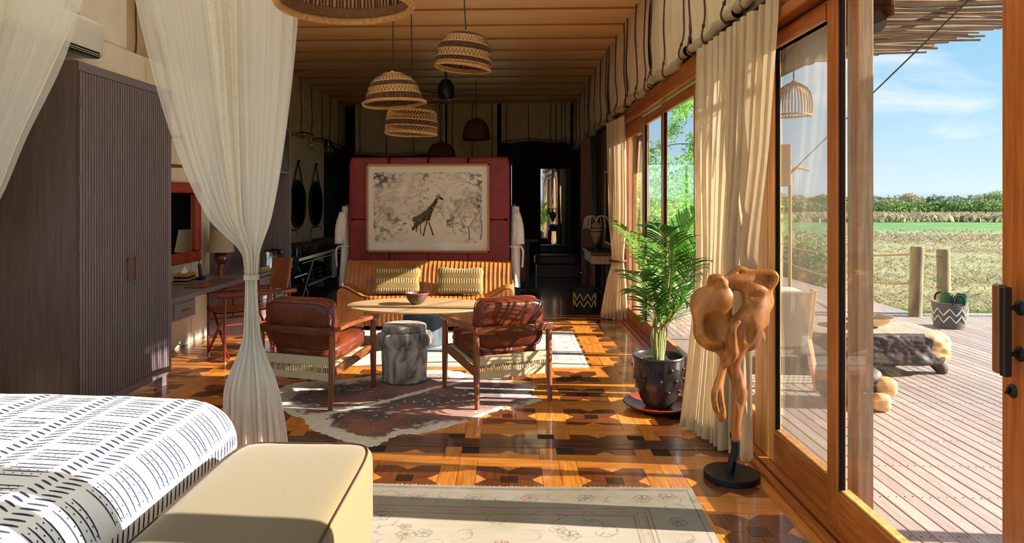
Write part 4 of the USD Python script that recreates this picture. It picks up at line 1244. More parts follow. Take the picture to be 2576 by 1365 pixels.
br, dkb, wt_ = np.array(lin('#7d3f20')), np.array(lin('#3a1d11')), np.array(lin('#cfc5b4'))
mixd = np.clip((nz - .40) * 4 + (nz2 - .5) * 1.6 + .25 * (wv < 0), 0, 1)[..., None]
Ch = (br * (1 - mixd) + dkb * mixd) * (.75 + .5 * nz3)[..., None]
wk = np.maximum(white, edge)[..., None]
Ch = Ch * (1 - wk) + wt_ * wk * (.82 + .3 * nz3)[..., None]
solo('cow_hide', grid(np.stack([gx, gy, Zs], -1), True), 'hide', 'brown and white cow hide lying under the two leather armchairs', 'rug', smooth=True, paint=Ch.reshape(-1, 3))


# ------------------------------------------------------------- leather armchairs
def armchair(label, loc, rz):
    t = thing('armchair', label, 'armchair', loc=loc, rz=rz, group='leather armchairs with wooden frames')
    W, D_ = .318, .335

    def legp(x, y, z0, z1, lean):
        p = np.array([[x + lean[0], y + lean[1], z0], [x, y, z0 + (z1 - z0) * .55], [x, y, z1]])
        v, f = tube(p, [.019, .026, .024], 12)
        return v, f
    for x, y, zt, lean in ((-W, -D_, .585, (0, -.02)), (W, -D_, .585, (0, -.02)), (-W, D_, .575, (0, .012)), (W, D_, .575, (0, .012))):
        part(t, 'leg', legp(x, y, 0, zt, lean), 'walnut', smooth=50)
    for sx in (-1, 1):
        n = 16; s = np.linspace(0, 1, n)
        # arm: flat board, a little wider at the front
        y = -D_ - .035 + s * (2 * D_ + .09)
        wd = .026 + .008 * s
        z = .592 + .012 * np.sin(PI * s) + .012 * s
        top = np.stack([np.stack([sx * W - wd, y, z + .014], 1), np.stack([sx * W + wd, y, z + .014], 1)], 1)
        mb = MB()
        ringv = np.stack([np.stack([sx * W + a * wd, y, z + b], 1) for a, b in ((-1, .010), (-.8, .016), (.8, .016), (1, .010), (1, -.010), (.8, -.016), (-.8, -.016), (-1, -.010), (-1, .010))], 1)
        mb.add(*grid(ringv, True))
        for e in (0, -1):
            c = ringv[e, :-1]; m_ = len(c); q = np.arange(1, m_ - 1)
            mb.add(c, np.stack([0 * q, q, q + 1], 1) if e == 0 else np.stack([0 * q, q + 1, q], 1))
        part(t, 'armrest', mb, 'walnut_y', smooth=40)
        part(t, 'side_rail', beam((sx * W, -D_, .268), (sx * W, D_, .352), .030, .062, .006), 'walnut_y')
    s = np.linspace(-1, 1, 15)
    c = np.stack([s * (W + .02), -D_ - .015 - .045 * (1 - s ** 2), .592 + .006 * (1 - s ** 2)], 1)
    sec = [(-.012, -.028), (.010, -.028), (.014, -.022), (.014, .022), (.010, .028), (-.012, .028), (-.016, .022), (-.016, -.022), (-.012, -.028)]
    rv = np.stack([c + np.array((0, a, b)) for a, b in sec], 1)
    mb = MB(); mb.add(*grid(rv)); mb.add(*grid(rv, True))
    part(t, 'back_rail', mb, 'walnut_x', smooth=40)
    part(t, 'front_rail', beam((-W, D_, .345), (W, D_, .345), .03, .05, .006), 'walnut_x')
    # woven cord band across the back, in three courses
    for z0, z1, nn, wd in ((.325, .395, 92, .0060), (.272, .326, 68, .0042), (.215, .273, 92, .0060)):
        mb = MB()
        for x in np.linspace(-W + .02, W - .02, nn):
            j = .006 if nn == 68 else 0
            mb.add(*boxm((x + j * math.sin(x * 400), -D_ - .006, (z0 + z1) / 2), (wd, .010, z1 - z0), 0))
        part(t, 'cord_course', mb, 'cord', kind='stuff')
    mb = MB(); mb.add(*tube([(-W, -D_ + .006, .385), (W, -D_ + .006, .385)], .014, 8)); mb.add(*tube([(-W, -D_ + .006, .225), (W, -D_ + .006, .225)], .014, 8))
    part(t, 'cord_rod', mb, 'walnut_x', smooth=50)
    part(t, 'seat_webbing', beam((0, -D_ + .02, .30), (0, D_ - .02, .36), .58, .012), 'cord')
    R1 = rotm(rx=.12)

    def cushion(name, c, s, R, seed):
        v, f = superbox((0, 0, 0), s, p=5, n=22, noise=.05, ns=4, seed=seed)
        q = v / (np.array(s) / 2)
        ax = int(np.argmin(s))
        o = [k for k in range(3) if k != ax]
        edge_ = np.maximum(np.abs(q[:, o[0]]), np.abs(q[:, o[1]]))
        pinch = 1 + .10 * np.cos(q[:, o[0]] * PI / 2) * np.cos(q[:, o[1]] * PI / 2) - .08 * (edge_ > .93)
        v[:, ax] *= pinch
        crease = np.sin(q[:, o[0]] * 31 + 4 * q[:, o[1]]) * np.clip((edge_ - .75) * 4, 0, 1)
        v[:, ax] += .0035 * crease
        mb_ = (v @ R.T + np.asarray(c), f)
        pth = part(t, name, mb_, 'oxblood', smooth=True)
        for sg in (-1, 1):
            a = np.linspace(0, 2 * PI, 80, endpoint=False); pp = 7
            ca, sa = np.cos(a), np.sin(a); k = (np.abs(ca) ** pp + np.abs(sa) ** pp) ** (-1 / pp)
            loop = np.zeros((80, 3)); loop[:, o[0]] = ca * k * s[o[0]] / 2 * .955; loop[:, o[1]] = sa * k * s[o[1]] / 2 * .955; loop[:, ax] = sg * s[ax] / 2 * .74
            part(pth, 'piping', turn(tube(loop, .0042, 5, closed=True), R, c), 'oxblood', smooth=True)
    cushion('seat_cushion', (0, .035, .420), (.575, .63, .145), R1, 1)
    cushion('back_cushion', (0, -.245, .625), (.585, .175, .40), rotm(rx=.20), 2)
    return t


armchair('oxblood leather armchair with walnut frame on the voile curtain side of the carved stool', (-1.575, 5.80, .0090), -16.6)
armchair('oxblood leather armchair with walnut frame, striped by palm leaf shadows', (-.128, 5.90, .0090), 26.2)

# ------------------------------------------------------------- carved stool
t = thing('stool', 'round stool carved from greyed wood, with handle knobs, between the armchairs', 'stool', loc=(-.945, 6.30, .0090))
part(t, 'drum', lathe([(0, 0), (.185, 0), (.198, .012), (.200, .03), (.197, .05), (.203, .20), (.205, .36), (.200, .425), (.192, .44), (0, .44)], 48), 'grey_stool', smooth=35)
part(t, 'lid', lathe([(0, .442), (.188, .442), (.194, .450), (.194, .482), (.186, .497), (.150, .503), (0, .503)], 48), 'grey_stool', smooth=35)
for k in range(8):
    a = k * PI / 4 + .28
    Rk = rotm(rz=a)
    o = np.array([(math.cos(q) * .058, math.sin(q) * .062) for q in np.linspace(0, 2 * PI, 20, endpoint=False)])
    v, f = prism(Polygon(o), -.019, .019)
    v = np.stack([v[:, 0] + .205, v[:, 2], v[:, 1] + .37], 1)
    part(t, 'knob', turn((v, f[:, ::-1]), Rk), 'grey_stool', smooth=35)

# ------------------------------------------------------------- low table with bowl
t = thing('coffee_table', 'low round table with pale oak top on a thick blue-grey pedestal', 'table', loc=(-1.0, 7.78, .0105))
v, f = lathe([(0, .412), (.40, .412), (.74, .428), (.792, .436), (.80, .444), (.796, .451), (.78, .453), (0, .453)], 72)
v[:, 1] *= .70
part(t, 'top', (v, f), 'oak_top', smooth=35)
v, f = lathe([(0, .398), (.42, .398), (.73, .424), (.74, .4275), (0, .4275)], 60); v[:, 1] *= .70
part(t, 'under_edge', (v, f), 'slate_blue', smooth=35)
v, f = lathe([(0, 0), (.235, 0), (.24, .02), (.222, .20), (.215, .33), (.26, .397), (0, .397)], 48)
part(t, 'pedestal', turn((v, f), t=(.02, .1, 0)), 'slate_blue', smooth=35)
t = thing('bowl', 'dark turned bowl with a red rim standing on the low oak table', 'bowl', loc=(-1.035, 7.80, .4645))
part(t, 'body', lathe([(0, 0), (.045, 0), (.075, .02), (.110, .068), (.128, .118), (.118, .118), (.10, .07), (.065, .028), (0, .015)], 40), 'bowl_clay', smooth=35)
part(t, 'rim', lathe([(.119, .116), (.129, .108), (.1345, .118), (.131, .128), (.121, .127), (.119, .116)], 40), 'red_rim', smooth=50, label='dull red painted rim')

# ------------------------------------------------------------- channelled sofa
t = thing('sofa', 'tan leather sofa with vertical channels in front of the red panel', 'sofa')
SX0, SX1 = -2.15, .035
CH = 38


def channel(prof, x0, x1, nch, amp=.0075, per=10):
    """A leather surface of channels running along the profile (y, z) points."""
    prof = smooth_path(prof, 46)
    n = nch * per + 1
    x = np.linspace(x0, x1, n)
    ph = np.linspace(0, nch * PI, n)
    T = np.gradient(prof, axis=0); N = np.stack([T[:, 1], -T[:, 0]], 1); N /= np.linalg.norm(N, axis=1, keepdims=True)
    h = amp * (np.abs(np.sin(ph)) ** .32 - 1)
    h = h[:, None] + .006 * (meshkit.fbm(np.stack(np.broadcast_arrays(x[:, None] * 7, prof[None, :, 1] * 9, prof[None, :, 0] * 9), -1), 3) - .5)
    P = np.stack([np.broadcast_to(x[:, None], h.shape), prof[None, :, 0] + h * N[None, :, 0], prof[None, :, 1] + h * N[None, :, 1]], -1)
    return P


back = channel([(8.98, .36), (9.04, .44), (9.12, .58), (9.18, .70), (9.25, .785), (9.34, .812), (9.43, .785), (9.47, .70), (9.48, .4), (9.48, .05)], SX0 + .02, SX1 - .02, CH)
part(t, 'backrest', grid(back, True), 'tan_leather', smooth=True)
seat = channel([(9.06, .405), (8.95, .412), (8.86, .408), (8.81, .385), (8.80, .34), (8.80, .2), (8.80, .04)], SX0 + .20, SX1 - .20, 32)
part(t, 'seat', grid(seat), 'tan_leather', smooth=True)
for sx, xo in ((-1, SX0), (1, SX1)):
    n, m = 30, 60
    y = np.linspace(8.74, 9.42, n); s = np.linspace(0, 1, m)
    # section of the arm, from its outer foot over the top and down to the seat
    sec = smooth_path([(0, .04), (-.012, .25), (-.01, .44), (.03, .515), (.10, .520), (.20, .470), (.30, .418), (.40, .405)], m)
    rise = .06 * np.clip((y - 8.9) / .4, 0, 1) ** 1.5 + .012 * np.sin((y - 8.74) * 9)
    P = np.stack([xo - sx * np.broadcast_to(sec[None, :, 0], (n, m)), np.broadcast_to(y[:, None], (n, m)), np.broadcast_to(sec[None, :, 1], (n, m)) + rise[:, None] * np.clip(sec[None, :, 1] / .5, 0, 1) ** 2], -1)
    P = P + .006 * (meshkit.fbm(P * 12, 3) - .5)[..., None] * V(1, 0, 1)
    rp = np.clip((s - .35) / .3, 0, 1)[None, :] * .010 * np.abs(np.sin((y - 8.74)[:, None] * 46)) ** .6
    P[..., 2] -= rp
    part(t, 'arm', grid(P, sx < 0), 'tan_leather', smooth=True)
    # channelled front of the arm
    xx_ = np.linspace(0, .34, 60)
    top = np.interp(xx_, sec[m // 4:, 0].clip(0), sec[m // 4:, 1]) - .006
    zz_ = np.linspace(0, 1, 10)
    h = .008 * (np.abs(np.sin(xx_ / .34 * PI * 6)) ** .35)
    Pf = np.stack([np.broadcast_to((xo - sx * (xx_ - .006))[:, None], (60, 10)), 8.74 - h[:, None] * (1 - zz_[None] ** 8), .04 + (top[:, None] - .04) * zz_[None]], -1)
    part(t, 'arm_front', grid(Pf, sx < 0), 'tan_leather', smooth=True)
for x in (SX0 + .12, SX1 - .12):
    for y in (8.82, 9.40):
        part(t, 'foot', boxl((x - .03, y - .03, 0), (x + .03, y + .03, .05), .004), 'walnut')
part(t, 'frame', boxl((SX0 + .05, 8.84, .035), (SX1 - .05, 9.46, .30)), 'piping')


def pillow(label, cx, rz, seed):
    t = thing('cushion', label, 'cushion', loc=(cx, 8.955, .425), rz=rz, group='mustard cushions with white stitch marks')
    w, h, d_ = .57, .335, .15
    R = rotm(rx=-.30)
    n = 30
    v, f = superbox((0, 0, 0), (w, d_, h), p=6.0, n=26, noise=.03, ns=3, seed=seed)
    q = v / V(w / 2, d_ / 2, h / 2)
    # corners pulled out like a filled cover
    rr = np.maximum(np.abs(q[:, 0]), np.abs(q[:, 2]))
    fl = np.abs(q[:, 0] * q[:, 2])
    v[:, 0] *= 1 + .10 * fl ** 2 - .02; v[:, 2] *= 1 + .16 * fl ** 2 - .03
    v[:, 2] -= .018 * (1 - q[:, 0] ** 2) * (q[:, 2] > 0) * q[:, 2]
    off = V(0, .02, h / 2 + .0)
    part(t, 'cover', (v @ R.T + off, f), 'mustard', smooth=True)
    a = np.linspace(0, 2 * PI, 90, endpoint=False); pp = 6.0
    ca, sa = np.cos(a), np.sin(a); k = (np.abs(ca) ** pp + np.abs(sa) ** pp) ** (-1 / pp)
    x, z = ca * k * w / 2, sa * k * h / 2
    fl = np.abs(ca * k * sa * k)
    lp = np.stack([x * (.98 + .10 * fl ** 2), 0 * x, z * (.97 + .16 * fl ** 2) - .018 * (1 - (ca * k) ** 2) * (sa > 0) * sa * k], 1) * 1.005
    part(t, 'piping', turn(tube(lp, .005, 6, closed=True), R, off), 'cord', smooth=True)
    tree = trimesh.Trimesh(v, f, process=False)
    mb = MB(); r_ = np.random.default_rng(seed)
    pts, heads = [], []
    for row, (z0, z1) in enumerate(((.085, .138), (-.045, .012), (-.150, -.115))):
        for k in range(17):
            x = -.245 + k * .0306 + r_.uniform(-.002, .002)
            zz_ = np.linspace(z0, z1, 4)
            pts.append((x, zz_))
    sel = v[:, 1] < 0
    from scipy.interpolate import LinearNDInterpolator
    itp = LinearNDInterpolator(v[sel][:, [0, 2]], v[sel][:, 1])
    for x, zz_ in pts:
        l = r_.uniform(-.003, .003)
        xs_ = x + l * np.linspace(-1, 1, 4)
        yl = itp(np.c_[xs_ - .0042, zz_]); yr = itp(np.c_[xs_ + .0042, zz_])
        if np.isnan(yl).any() or np.isnan(yr).any(): continue
        S = np.stack([np.c_[xs_ - .0042, yl - .0022, zz_], np.c_[xs_ + .0042, yr - .0022, zz_]], 1)
        mb.add(*grid(S, True))
    part(t, 'stitch_mark', turn(mb.get(), R, off), 'cream_print', kind='stuff')
    return t


pillow('mustard stitched cushion on the sofa, behind the shadow side of the red-rimmed bowl', -1.44, 3, 3)
pillow('mustard stitched cushion on the sofa, nearer the windows', -.64, -3, 8)

# ------------------------------------------------------------- red padded panel and the giraffe print
t = thing('red_panel', 'tall padded oxblood leather partition standing behind the sofa', 'partition')
part(t, 'core', boxl((-2.18, 9.63, 0), (-.04, 9.86, 2.165), .01), 'dark_wall')
cx_ = [-2.19, -1.655, -1.12, -.575, -.03]
for i in range(4):
    for z0, z1 in ((.02, .66), (.664, 1.345), (1.35, 2.18)):
        part(t, 'padded_tile', superbox(((cx_[i] + cx_[i + 1]) / 2, 9.625, (z0 + z1) / 2), (cx_[i + 1] - cx_[i] - .004, .075, z1 - z0 - .003), p=14, n=12), 'red_leather', smooth=60)
    part(t, 'padded_edge', superbox(((cx_[i] + cx_[i + 1]) / 2, 9.75, 2.17), (cx_[i + 1] - cx_[i] - .004, .28, .05), p=10, n=8), 'red_leather', smooth=60)
for x in (-2.185, -.035):
    part(t, 'padded_edge', superbox((x, 9.75, 1.09), (.04, .27, 2.14), p=12, n=8), 'red_leather', smooth=60)
PX0, PX1, PZ0, PZ1 = -1.955, -.285, .905, 2.10
t = thing('picture', 'large oak-framed sepia photograph of a giraffe among bare trees on the red panel', 'picture')
for lo, hi, m_ in (((PX0, 9.535, PZ0), (PX1, 9.585, PZ0 + .026), 'frame_oak'), ((PX0, 9.535, PZ1 - .026), (PX1, 9.585, PZ1), 'frame_oak'), ((PX0, 9.535, PZ0), (PX0 + .026, 9.585, PZ1), 'teak'), ((PX1 - .026, 9.535, PZ0), (PX1, 9.585, PZ1), 'teak')):
    part(t, 'frame_bar', boxl(lo, hi, .003), m_)
part(t, 'mount', boxl((PX0 + .02, 9.572, PZ0 + .02), (PX1 - .02, 9.580, PZ1 - .02)), 'mount_card')
gx0, gx1, gz0, gz1 = -1.858, -.385, 1.035, 1.985
iw, ih = 520, 340
Xp, Zp = np.linspace(0, 1.545, iw), np.linspace(0, 1, ih)
gX, gZ = np.meshgrid(Xp, Zp, indexing='ij')
base = np.array(lin('#dccfba'))
tone = .88 + .22 * meshkit.fbm(np.stack([gX * 2.4, gZ * 4, 0 * gX], -1), 3)
Dk = np.zeros((iw, ih))
rp_ = np.random.default_rng(21)


def twig(p, a, L, w, depth, val):
    if depth == 0 or L < .012: return
    q = p + L * V(math.cos(a), math.sin(a)); m_ = (p + q) / 2 + rp_.normal(0, L * .08, 2)
    stroke(Dk, Xp, Zp, [p, m_, q], w, val, .9)
    for k in range(int(rp_.integers(2, 4))):
        twig(q if k < 2 else m_, a + rp_.normal(0, .55), L * rp_.uniform(.55, .8), max(w * .66, .0022), depth - 1, val * .93)


for bx_, a, L, w, d_, val in ((1.36, 1.62, .17, .013, 6, .85), (1.52, 1.50, .26, .013, 6, .8), (1.14, 1.56, .24, .007, 6, .75), (1.24, 1.5, .15, .005, 5, .5), (.03, 1.4, .16, .005, 5, .6), (.28, 1.7, .10, .004, 5, .5), (.62, 1.6, .14, .004, 5, .4)):
    twig(V(bx_, .05 if w > .01 else .14), a, L, w, d_, val)
for p, a, L, w in (((0, .40), .55, .15, .008), ((0, .62), .3, .13, .006), ((0, .30), .9, .13, .005), ((.45, .22), 2.7, .12, .006), ((0, .78), .5, .17, .009), ((1.545, .45), 2.4, .16, .007), ((1.545, .80), 2.9, .20, .008), ((1.545, .95), 3.0, .16, .006), ((1.3, .5), 1.4, .15, .005), ((.85, .42), .1, .11, .004), ((.35, .5), .7, .14, .004), ((1.16, .75), .6, .14, .005), ((.5, .38), .2, .14, .004)):
    twig(V(*p), a, L, w, 6, .62)
leafn = meshkit.fbm(np.stack([gX * 18, gZ * 22, 0 * gX + 9], -1), 4); cl = meshkit.fbm(np.stack([gX * 2.6, gZ * 3.6, 0 * gX + 2], -1), 3)
side = np.clip(np.abs(gX - .80) / .75, 0, 1)
Dk = np.maximum(Dk, np.clip((leafn - .48) * 5, 0, 1) * np.clip(cl * 2.1 - .75 + .42 * side - .55 * np.clip((.22 - gZ) / .15, 0, 1), 0, 1) * .75)
cnr = np.clip((.42 - np.hypot(gX * .8, (1 - gZ) * 1.25)) / .25, 0, 1); Dk = np.maximum(Dk, cnr * np.clip((leafn - .40) * 5, 0, 1) * .85)
C = base * tone[..., None]
dkc = np.array(lin('#2b211c'))
Dk = np.clip(Dk * 1.25, 0, 1)
C = C * (1 - .92 * Dk[..., None]) + dkc * .92 * Dk[..., None]
Gf_ = np.zeros((iw, ih))
U = lambda px, py: (((px - 232) / (1698 - 232)) * 1.545, 1 - (py - 190) / (1160 - 190))
st = lambda pts, w: stroke(Gf_, Xp, Zp, [U(*p) for p in pts], w, 1.0, .25)
for a_, b_, wa, wb in (((840, 850), (960, 770), .075, .070), ((800, 840), (840, 860), .05, .06), ((960, 770), (1010, 690), .062, .042), ((1010, 690), (1070, 600), .040, .030), ((1070, 600), (1105, 530), .030, .024), ((1100, 525), (1165, 560), .026, .014), ((930, 800), (975, 830), .06, .03)):
    for q in range(8):
        s0, s1 = q / 8, (q + 1) / 8
        p0 = [a_[k] + (b_[k] - a_[k]) * s0 for k in (0, 1)]; p1 = [a_[k] + (b_[k] - a_[k]) * s1 for k in (0, 1)]
        st([p0, p1], wa + (wb - wa) * s0)
st([(1108, 520), (1112, 490)], .008); st([(1120, 522), (1130, 505)], .008); st([(1095, 525), (1080, 515)], .009)
st([(955, 860), (930, 960), (905, 1060)], .013); st([(980, 880), (1010, 960), (1040, 1055)], .011); st([(835, 880), (790, 940), (765, 975)], .022); st([(850, 900), (815, 940), (810, 1000)], .012); st([(865, 910), (868, 1000), (880, 1040)], .008)
st([(795, 850), (785, 920), (770, 960)], .008)
# patches
cells = rp_.uniform(0, 1, (1100, 2)) * V(1.545, 1)
from scipy.spatial import cKDTree
dd, _ = cKDTree(cells * V(1, 1)).query(np.c_[gX.ravel(), gZ.ravel()], 2)
web = np.clip((.0065 - (dd[:, 1] - dd[:, 0]).reshape(iw, ih)) / .004, 0, 1)
gcol = dkc * (1 - .6 * web[..., None]) + np.array(lin('#a08a66')) * .6 * web[..., None]
C = C * (1 - Gf_[..., None]) + gcol * Gf_[..., None]
Pp = np.stack([gx0 + gX / 1.545 * (gx1 - gx0), np.full_like(gX, 9.5705), gz0 + gZ * (gz1 - gz0)], -1)
part(t, 'print', grid(Pp), 'paint_matt', paint=C.reshape(-1, 3))
part(t, 'glazing', boxl((PX0 + .022, 9.555, PZ0 + .022), (PX1 - .022, 9.558, PZ1 - .022)), 'museum_glass')


# ------------------------------------------------------------- carved wood sculpture
def level_mesh(field, lo, hi, step):
    """Surface of field > 0 by marching tetrahedra on a lattice."""
    lo, hi = np.asarray(lo, float), np.asarray(hi, float)
    n = np.ceil((hi - lo) / step).astype(int) + 1
    ax = [lo[k] + step * np.arange(n[k]) for k in range(3)]
    G = np.stack(np.meshgrid(*ax, indexing='ij'), -1)
    Fv = field(G.reshape(-1, 3)).reshape(n)
    idx = np.arange(n.prod()).reshape(n)
    c = [idx[i:n[0] - 1 + i, j:n[1] - 1 + j, k:n[2] - 1 + k].ravel() for i in (0, 1) for j in (0, 1) for k in (0, 1)]
    f = Fv.ravel(); P = G.reshape(-1, 3)
    tets = np.concatenate([np.stack([c[a] for a in q], 1) for q in ((0, 1, 3, 7), (0, 3, 2, 7), (0, 2, 6, 7), (0, 6, 4, 7), (0, 4, 5, 7), (0, 5, 1, 7))])
    s = f[tets] > 0
    cnt = s.sum(1)
    tris, refs, sg = [], [], []
    for k_ in (1, 3):
        m = cnt == k_
        T, S = tets[m], s[m] if k_ == 1 else ~s[m]
        o = np.argsort(~S, axis=1, kind='stable'); T = np.take_along_axis(T, o, 1)
        tris.append(np.stack([T[:, [0, 1]], T[:, [0, 2]], T[:, [0, 3]]], 1)); refs.append(T[:, 0]); sg.append(np.full(len(T), 1 if k_ == 1 else -1))
    m = cnt == 2
    T, S = tets[m], s[m]
    o = np.argsort(~S, axis=1, kind='stable'); T = np.take_along_axis(T, o, 1)
    e = [T[:, [0, 2]], T[:, [0, 3]], T[:, [1, 3]], T[:, [1, 2]]]
    tris += [np.stack([e[0], e[1], e[2]], 1), np.stack([e[0], e[2], e[3]], 1)]; refs += [T[:, 0]] * 2; sg += [np.ones(len(T))] * 2
    E_ = np.concatenate(tris).reshape(-1, 2); ref = P[np.concatenate(refs)]; sg = np.concatenate(sg)
    E_ = np.sort(E_, axis=1)
    key, inv = np.unique(E_[:, 0].astype(np.int64) * n.prod() + E_[:, 1], return_inverse=True)
    a, b = key // n.prod(), key % n.prod()
    t = (f[a] / (f[a] - f[b]))[:, None]
    v = P[a] + (P[b] - P[a]) * np.clip(t, .06, .94)
    F_ = inv.reshape(-1, 3)
    nn = np.cross(v[F_[:, 1]] - v[F_[:, 0]], v[F_[:, 2]] - v[F_[:, 0]])
    out = ((nn * (v[F_].mean(1) - ref)).sum(1) * sg) < 0
    F_[out] = F_[out][:, ::-1]
    from scipy.sparse import coo_matrix
    from scipy.sparse.csgraph import connected_components
    ij = np.vstack([F_[:, [0, 1]], F_[:, [1, 2]], F_[:, [2, 0]]])
    A = coo_matrix((np.ones(len(ij)), (ij[:, 0], ij[:, 1])), (len(v), len(v))).tocsr(); A = ((A + A.T) > 0).astype(float)
    _, lab = connected_components(A, directed=False)
    F_ = F_[lab[F_[:, 0]] == np.bincount(lab).argmax()]
    deg = np.maximum(np.asarray(A.sum(1)).ravel(), 1)[:, None]
    for k_ in range(10):
        for w in (.5, -.52):
            v = v + w * (A @ v / deg - v)
    return v, F_


def seg_d(p, a, b, ra, rb, sy=1.0):
    """Signed closeness to a tapering bone, flattened in y by sy."""
    q = p * V(1, sy, 1); a, b = np.asarray(a) * V(1, sy, 1), np.asarray(b) * V(1, sy, 1)
    d = b - a; t = np.clip(((q - a) @ d) / max(d @ d, 1e-9), 0, 1)
    return ra + (rb - ra) * t - np.linalg.norm(q - a - t[:, None] * d, axis=1)


def su(*fs, k=.018):
    m = np.max(fs, axis=0)
    return m + k * np.log(sum(np.exp((f - m) / k) for f in fs))


def SP(cx, cy, y=0.0):     # a point of the carving from its measured outline (origin at the base plate)
    return V((cx - 285) * .00102, y, (1232 - cy) * .00102 + .02)


def carve(p):
    B = []
    p = p + .012 * np.stack([np.sin(p[:, 2] * 13 + 1), np.sin(p[:, 0] * 11 + p[:, 2] * 7), np.sin(p[:, 0] * 12 + 2)], 1)

    def chain(pts, rs, sy=1.3):
        P_ = [SP(*a) for a in pts]
        Q = smooth_path(P_, 5 * len(P_)); rr = np.interp(np.linspace(0, 1, len(Q)), np.linspace(0, 1, len(P_)), rs)
        m = np.full(len(p), -1.0)
        for a, b, ra, rb in zip(Q[:-1], Q[1:], rr[:-1], rr[1:]):
            m = np.maximum(m, seg_d(p, a, b, ra, rb, sy))
        B.append(m)

    def ball(c, r, y=0.0):
        return (1 - np.linalg.norm((p - SP(c[0], c[1], y)) / np.array(r), axis=1)) * min(r)
    # standing leg, hanging leg
    chain([(297, 1010, 0), (296, 930, 0), (318, 840, -.01), (345, 770, -.01), (330, 690, 0), (300, 610, 0), (300, 540, 0)], [.028, .031, .036, .040, .037, .033, .034])
    chain([(250, 540, 0), (238, 620, -.01), (222, 690, -.02), (206, 760, -.03), (204, 830, -.03), (214, 880, -.02), (207, 912, -.01)], [.030, .024, .027, .036, .038, .026, .008], 1.1)
    # trunk sweeping up and over to the arch, broad and deep
    chain([(300, 600, 0), (302, 500, -.01), (318, 430, -.02), (370, 370, -.02), (425, 300, -.01), (440, 230, .0), (400, 170, 0), (320, 140, .01), (250, 128, .01)], [.034, .058, .082, .086, .070, .058, .050, .040, .026], 1.15)
    # narrow lip that twists down in front of the trunk
    chain([(300, 345, -.08), (262, 380, -.09), (256, 460, -.075), (268, 540, -.055), (240, 590, -.04)], [.014, .022, .026, .026, .018], .75)
    # thin scalloped sheets behind and above
    chain([(275, 105, .05), (325, 66, .05), (385, 92, .03), (440, 98, .0), (505, 104, -.02), (520, 150, -.01), (490, 205, .02)], [.018, .019, .018, .018, .019, .019, .022], .42)
    chain([(480, 190, .02), (508, 225, .02), (514, 275, .02), (484, 318, .02), (468, 380, .02), (432, 408, .02), (440, 470, .02), (405, 485, .02)], [.02, .022, .024, .026, .026, .024, .024, .018], .6)
    # curl on top
    chain([(160, 140, -.02), (165, 112, -.03), (200, 104, -.03), (228, 136, -.02), (262, 172, 0)], [.013, .022, .022, .016, .014], .55)
    # near shell: a broad mask with a rolled rim
    shell = su(ball((185, 330), (.105, .065, .160)), ball((150, 440), (.080, .065, .075)), ball((225, 225), (.085, .065, .070)), ball((130, 270), (.055, .05, .075)), k=.015)
    shell = -su(-shell, ball((192, 388), (.115, .125, .120), -.143), k=.003)
    B.append(shell)
    chain([(120, 215, 0), (92, 300, -.01), (100, 350, -.01), (102, 400, -.01), (88, 455, -.01), (130, 490, -.01), (190, 508, 0), (240, 540, 0)], [.016, .020, .022, .020, .020, .024, .026, .028], .9)
    B.append(ball((425, 215), (.075, .055, .090), .0)); B.append(ball((375, 400), (.068, .06, .135), .0)); B.append(ball((345, 125), (.13, .055, .036), .015)); B.append(ball((478, 165), (.050, .030, .055), .01)); B.append(ball((198, 142), (.040, .028, .034), -.02))
    f = su(*B, k=.007)
    hc = SP(312, 252)
    f = -su(-f, .026 - np.hypot(p[:, 0] - hc[0], (p[:, 2] - hc[2]) / 1.9), k=.004)
    for c, r, y in (((400, 215), (.085, .06, .038), -.095), ((350, 440), (.036, .05, .115), -.118), ((325, 740), (.016, .03, .10), -.058), ((207, 800), (.014, .02, .07), -.064)):
        f = -su(-f, ball(c, r, y), k=.005)
    return f


t = thing('sculpture', 'tall swirling carved teak sculpture on a black metal stand by the linen curtain', 'sculpture', loc=(1.275, 4.165, 0))
part(t, 'carving', level_mesh(carve, (-.28, -.16, .20), (.28, .16, 1.26), .0065), 'burl', smooth=True)
part(t, 'stem', tube(smooth_path([(-.01, 0, .03), (.004, 0, .10), (.022, 0, .16), (.020, 0, .26)], 14), [.024] * 12 + [.030, .030], 14), 'black_metal', smooth=40)
part(t, 'base_plate', lathe([(0, 0), (.152, 0), (.156, .004), (.156, .034), (.152, .038), (0, .038)], 56), 'black_metal', smooth=35)

# ------------------------------------------------------------- palm in a studded pot
PL = (1.135, 5.53)
solo('saucer', turn(lathe([(0, 0), (.16, 0), (.215, .018), (.262, .046), (.268, .052), (.258, .056), (.21, .032), (.16, .020), (0, .020)], 56), t=(PL[0], PL[1], .001)), 'terracotta', 'wide glazed terracotta saucer under the studded palm pot', 'saucer', smooth=40)
t = thing('plant_pot', 'dark glazed studded ceramic pot holding the palm', 'pot', loc=(PL[0], PL[1], .0225))
part(t, 'vessel', lathe([(0, 0), (.085, 0), (.105, .012), (.140, .07), (.172, .16), (.190, .26), (.194, .33), (.196, .372), (.202, .384), (.198, .394), (.184, .392), (.176, .372), (.172, .32), (0, .32)], 56), 'pot_glaze', smooth=45)
for row, (z, r, o) in enumerate(((.31, .196, .15), (.225, .187, .42), (.14, .168, .1))):
    for k in range(9):
        a = k * 2 * PI / 9 + o
        part(t, 'stud', turn(lathe([(.013, 0), (.0125, .004), (.009, .009), (0, .0115)], 10), rotm(rz=a) @ rotm(ry=PI / 2 - .12 * row), (math.cos(a) * (r - .003), math.sin(a) * (r - .003), z)), 'pot_glaze', smooth=50)
sx_, sy_ = np.meshgrid(np.linspace(-1, 1, 40), np.linspace(-1, 1, 40), indexing='ij')
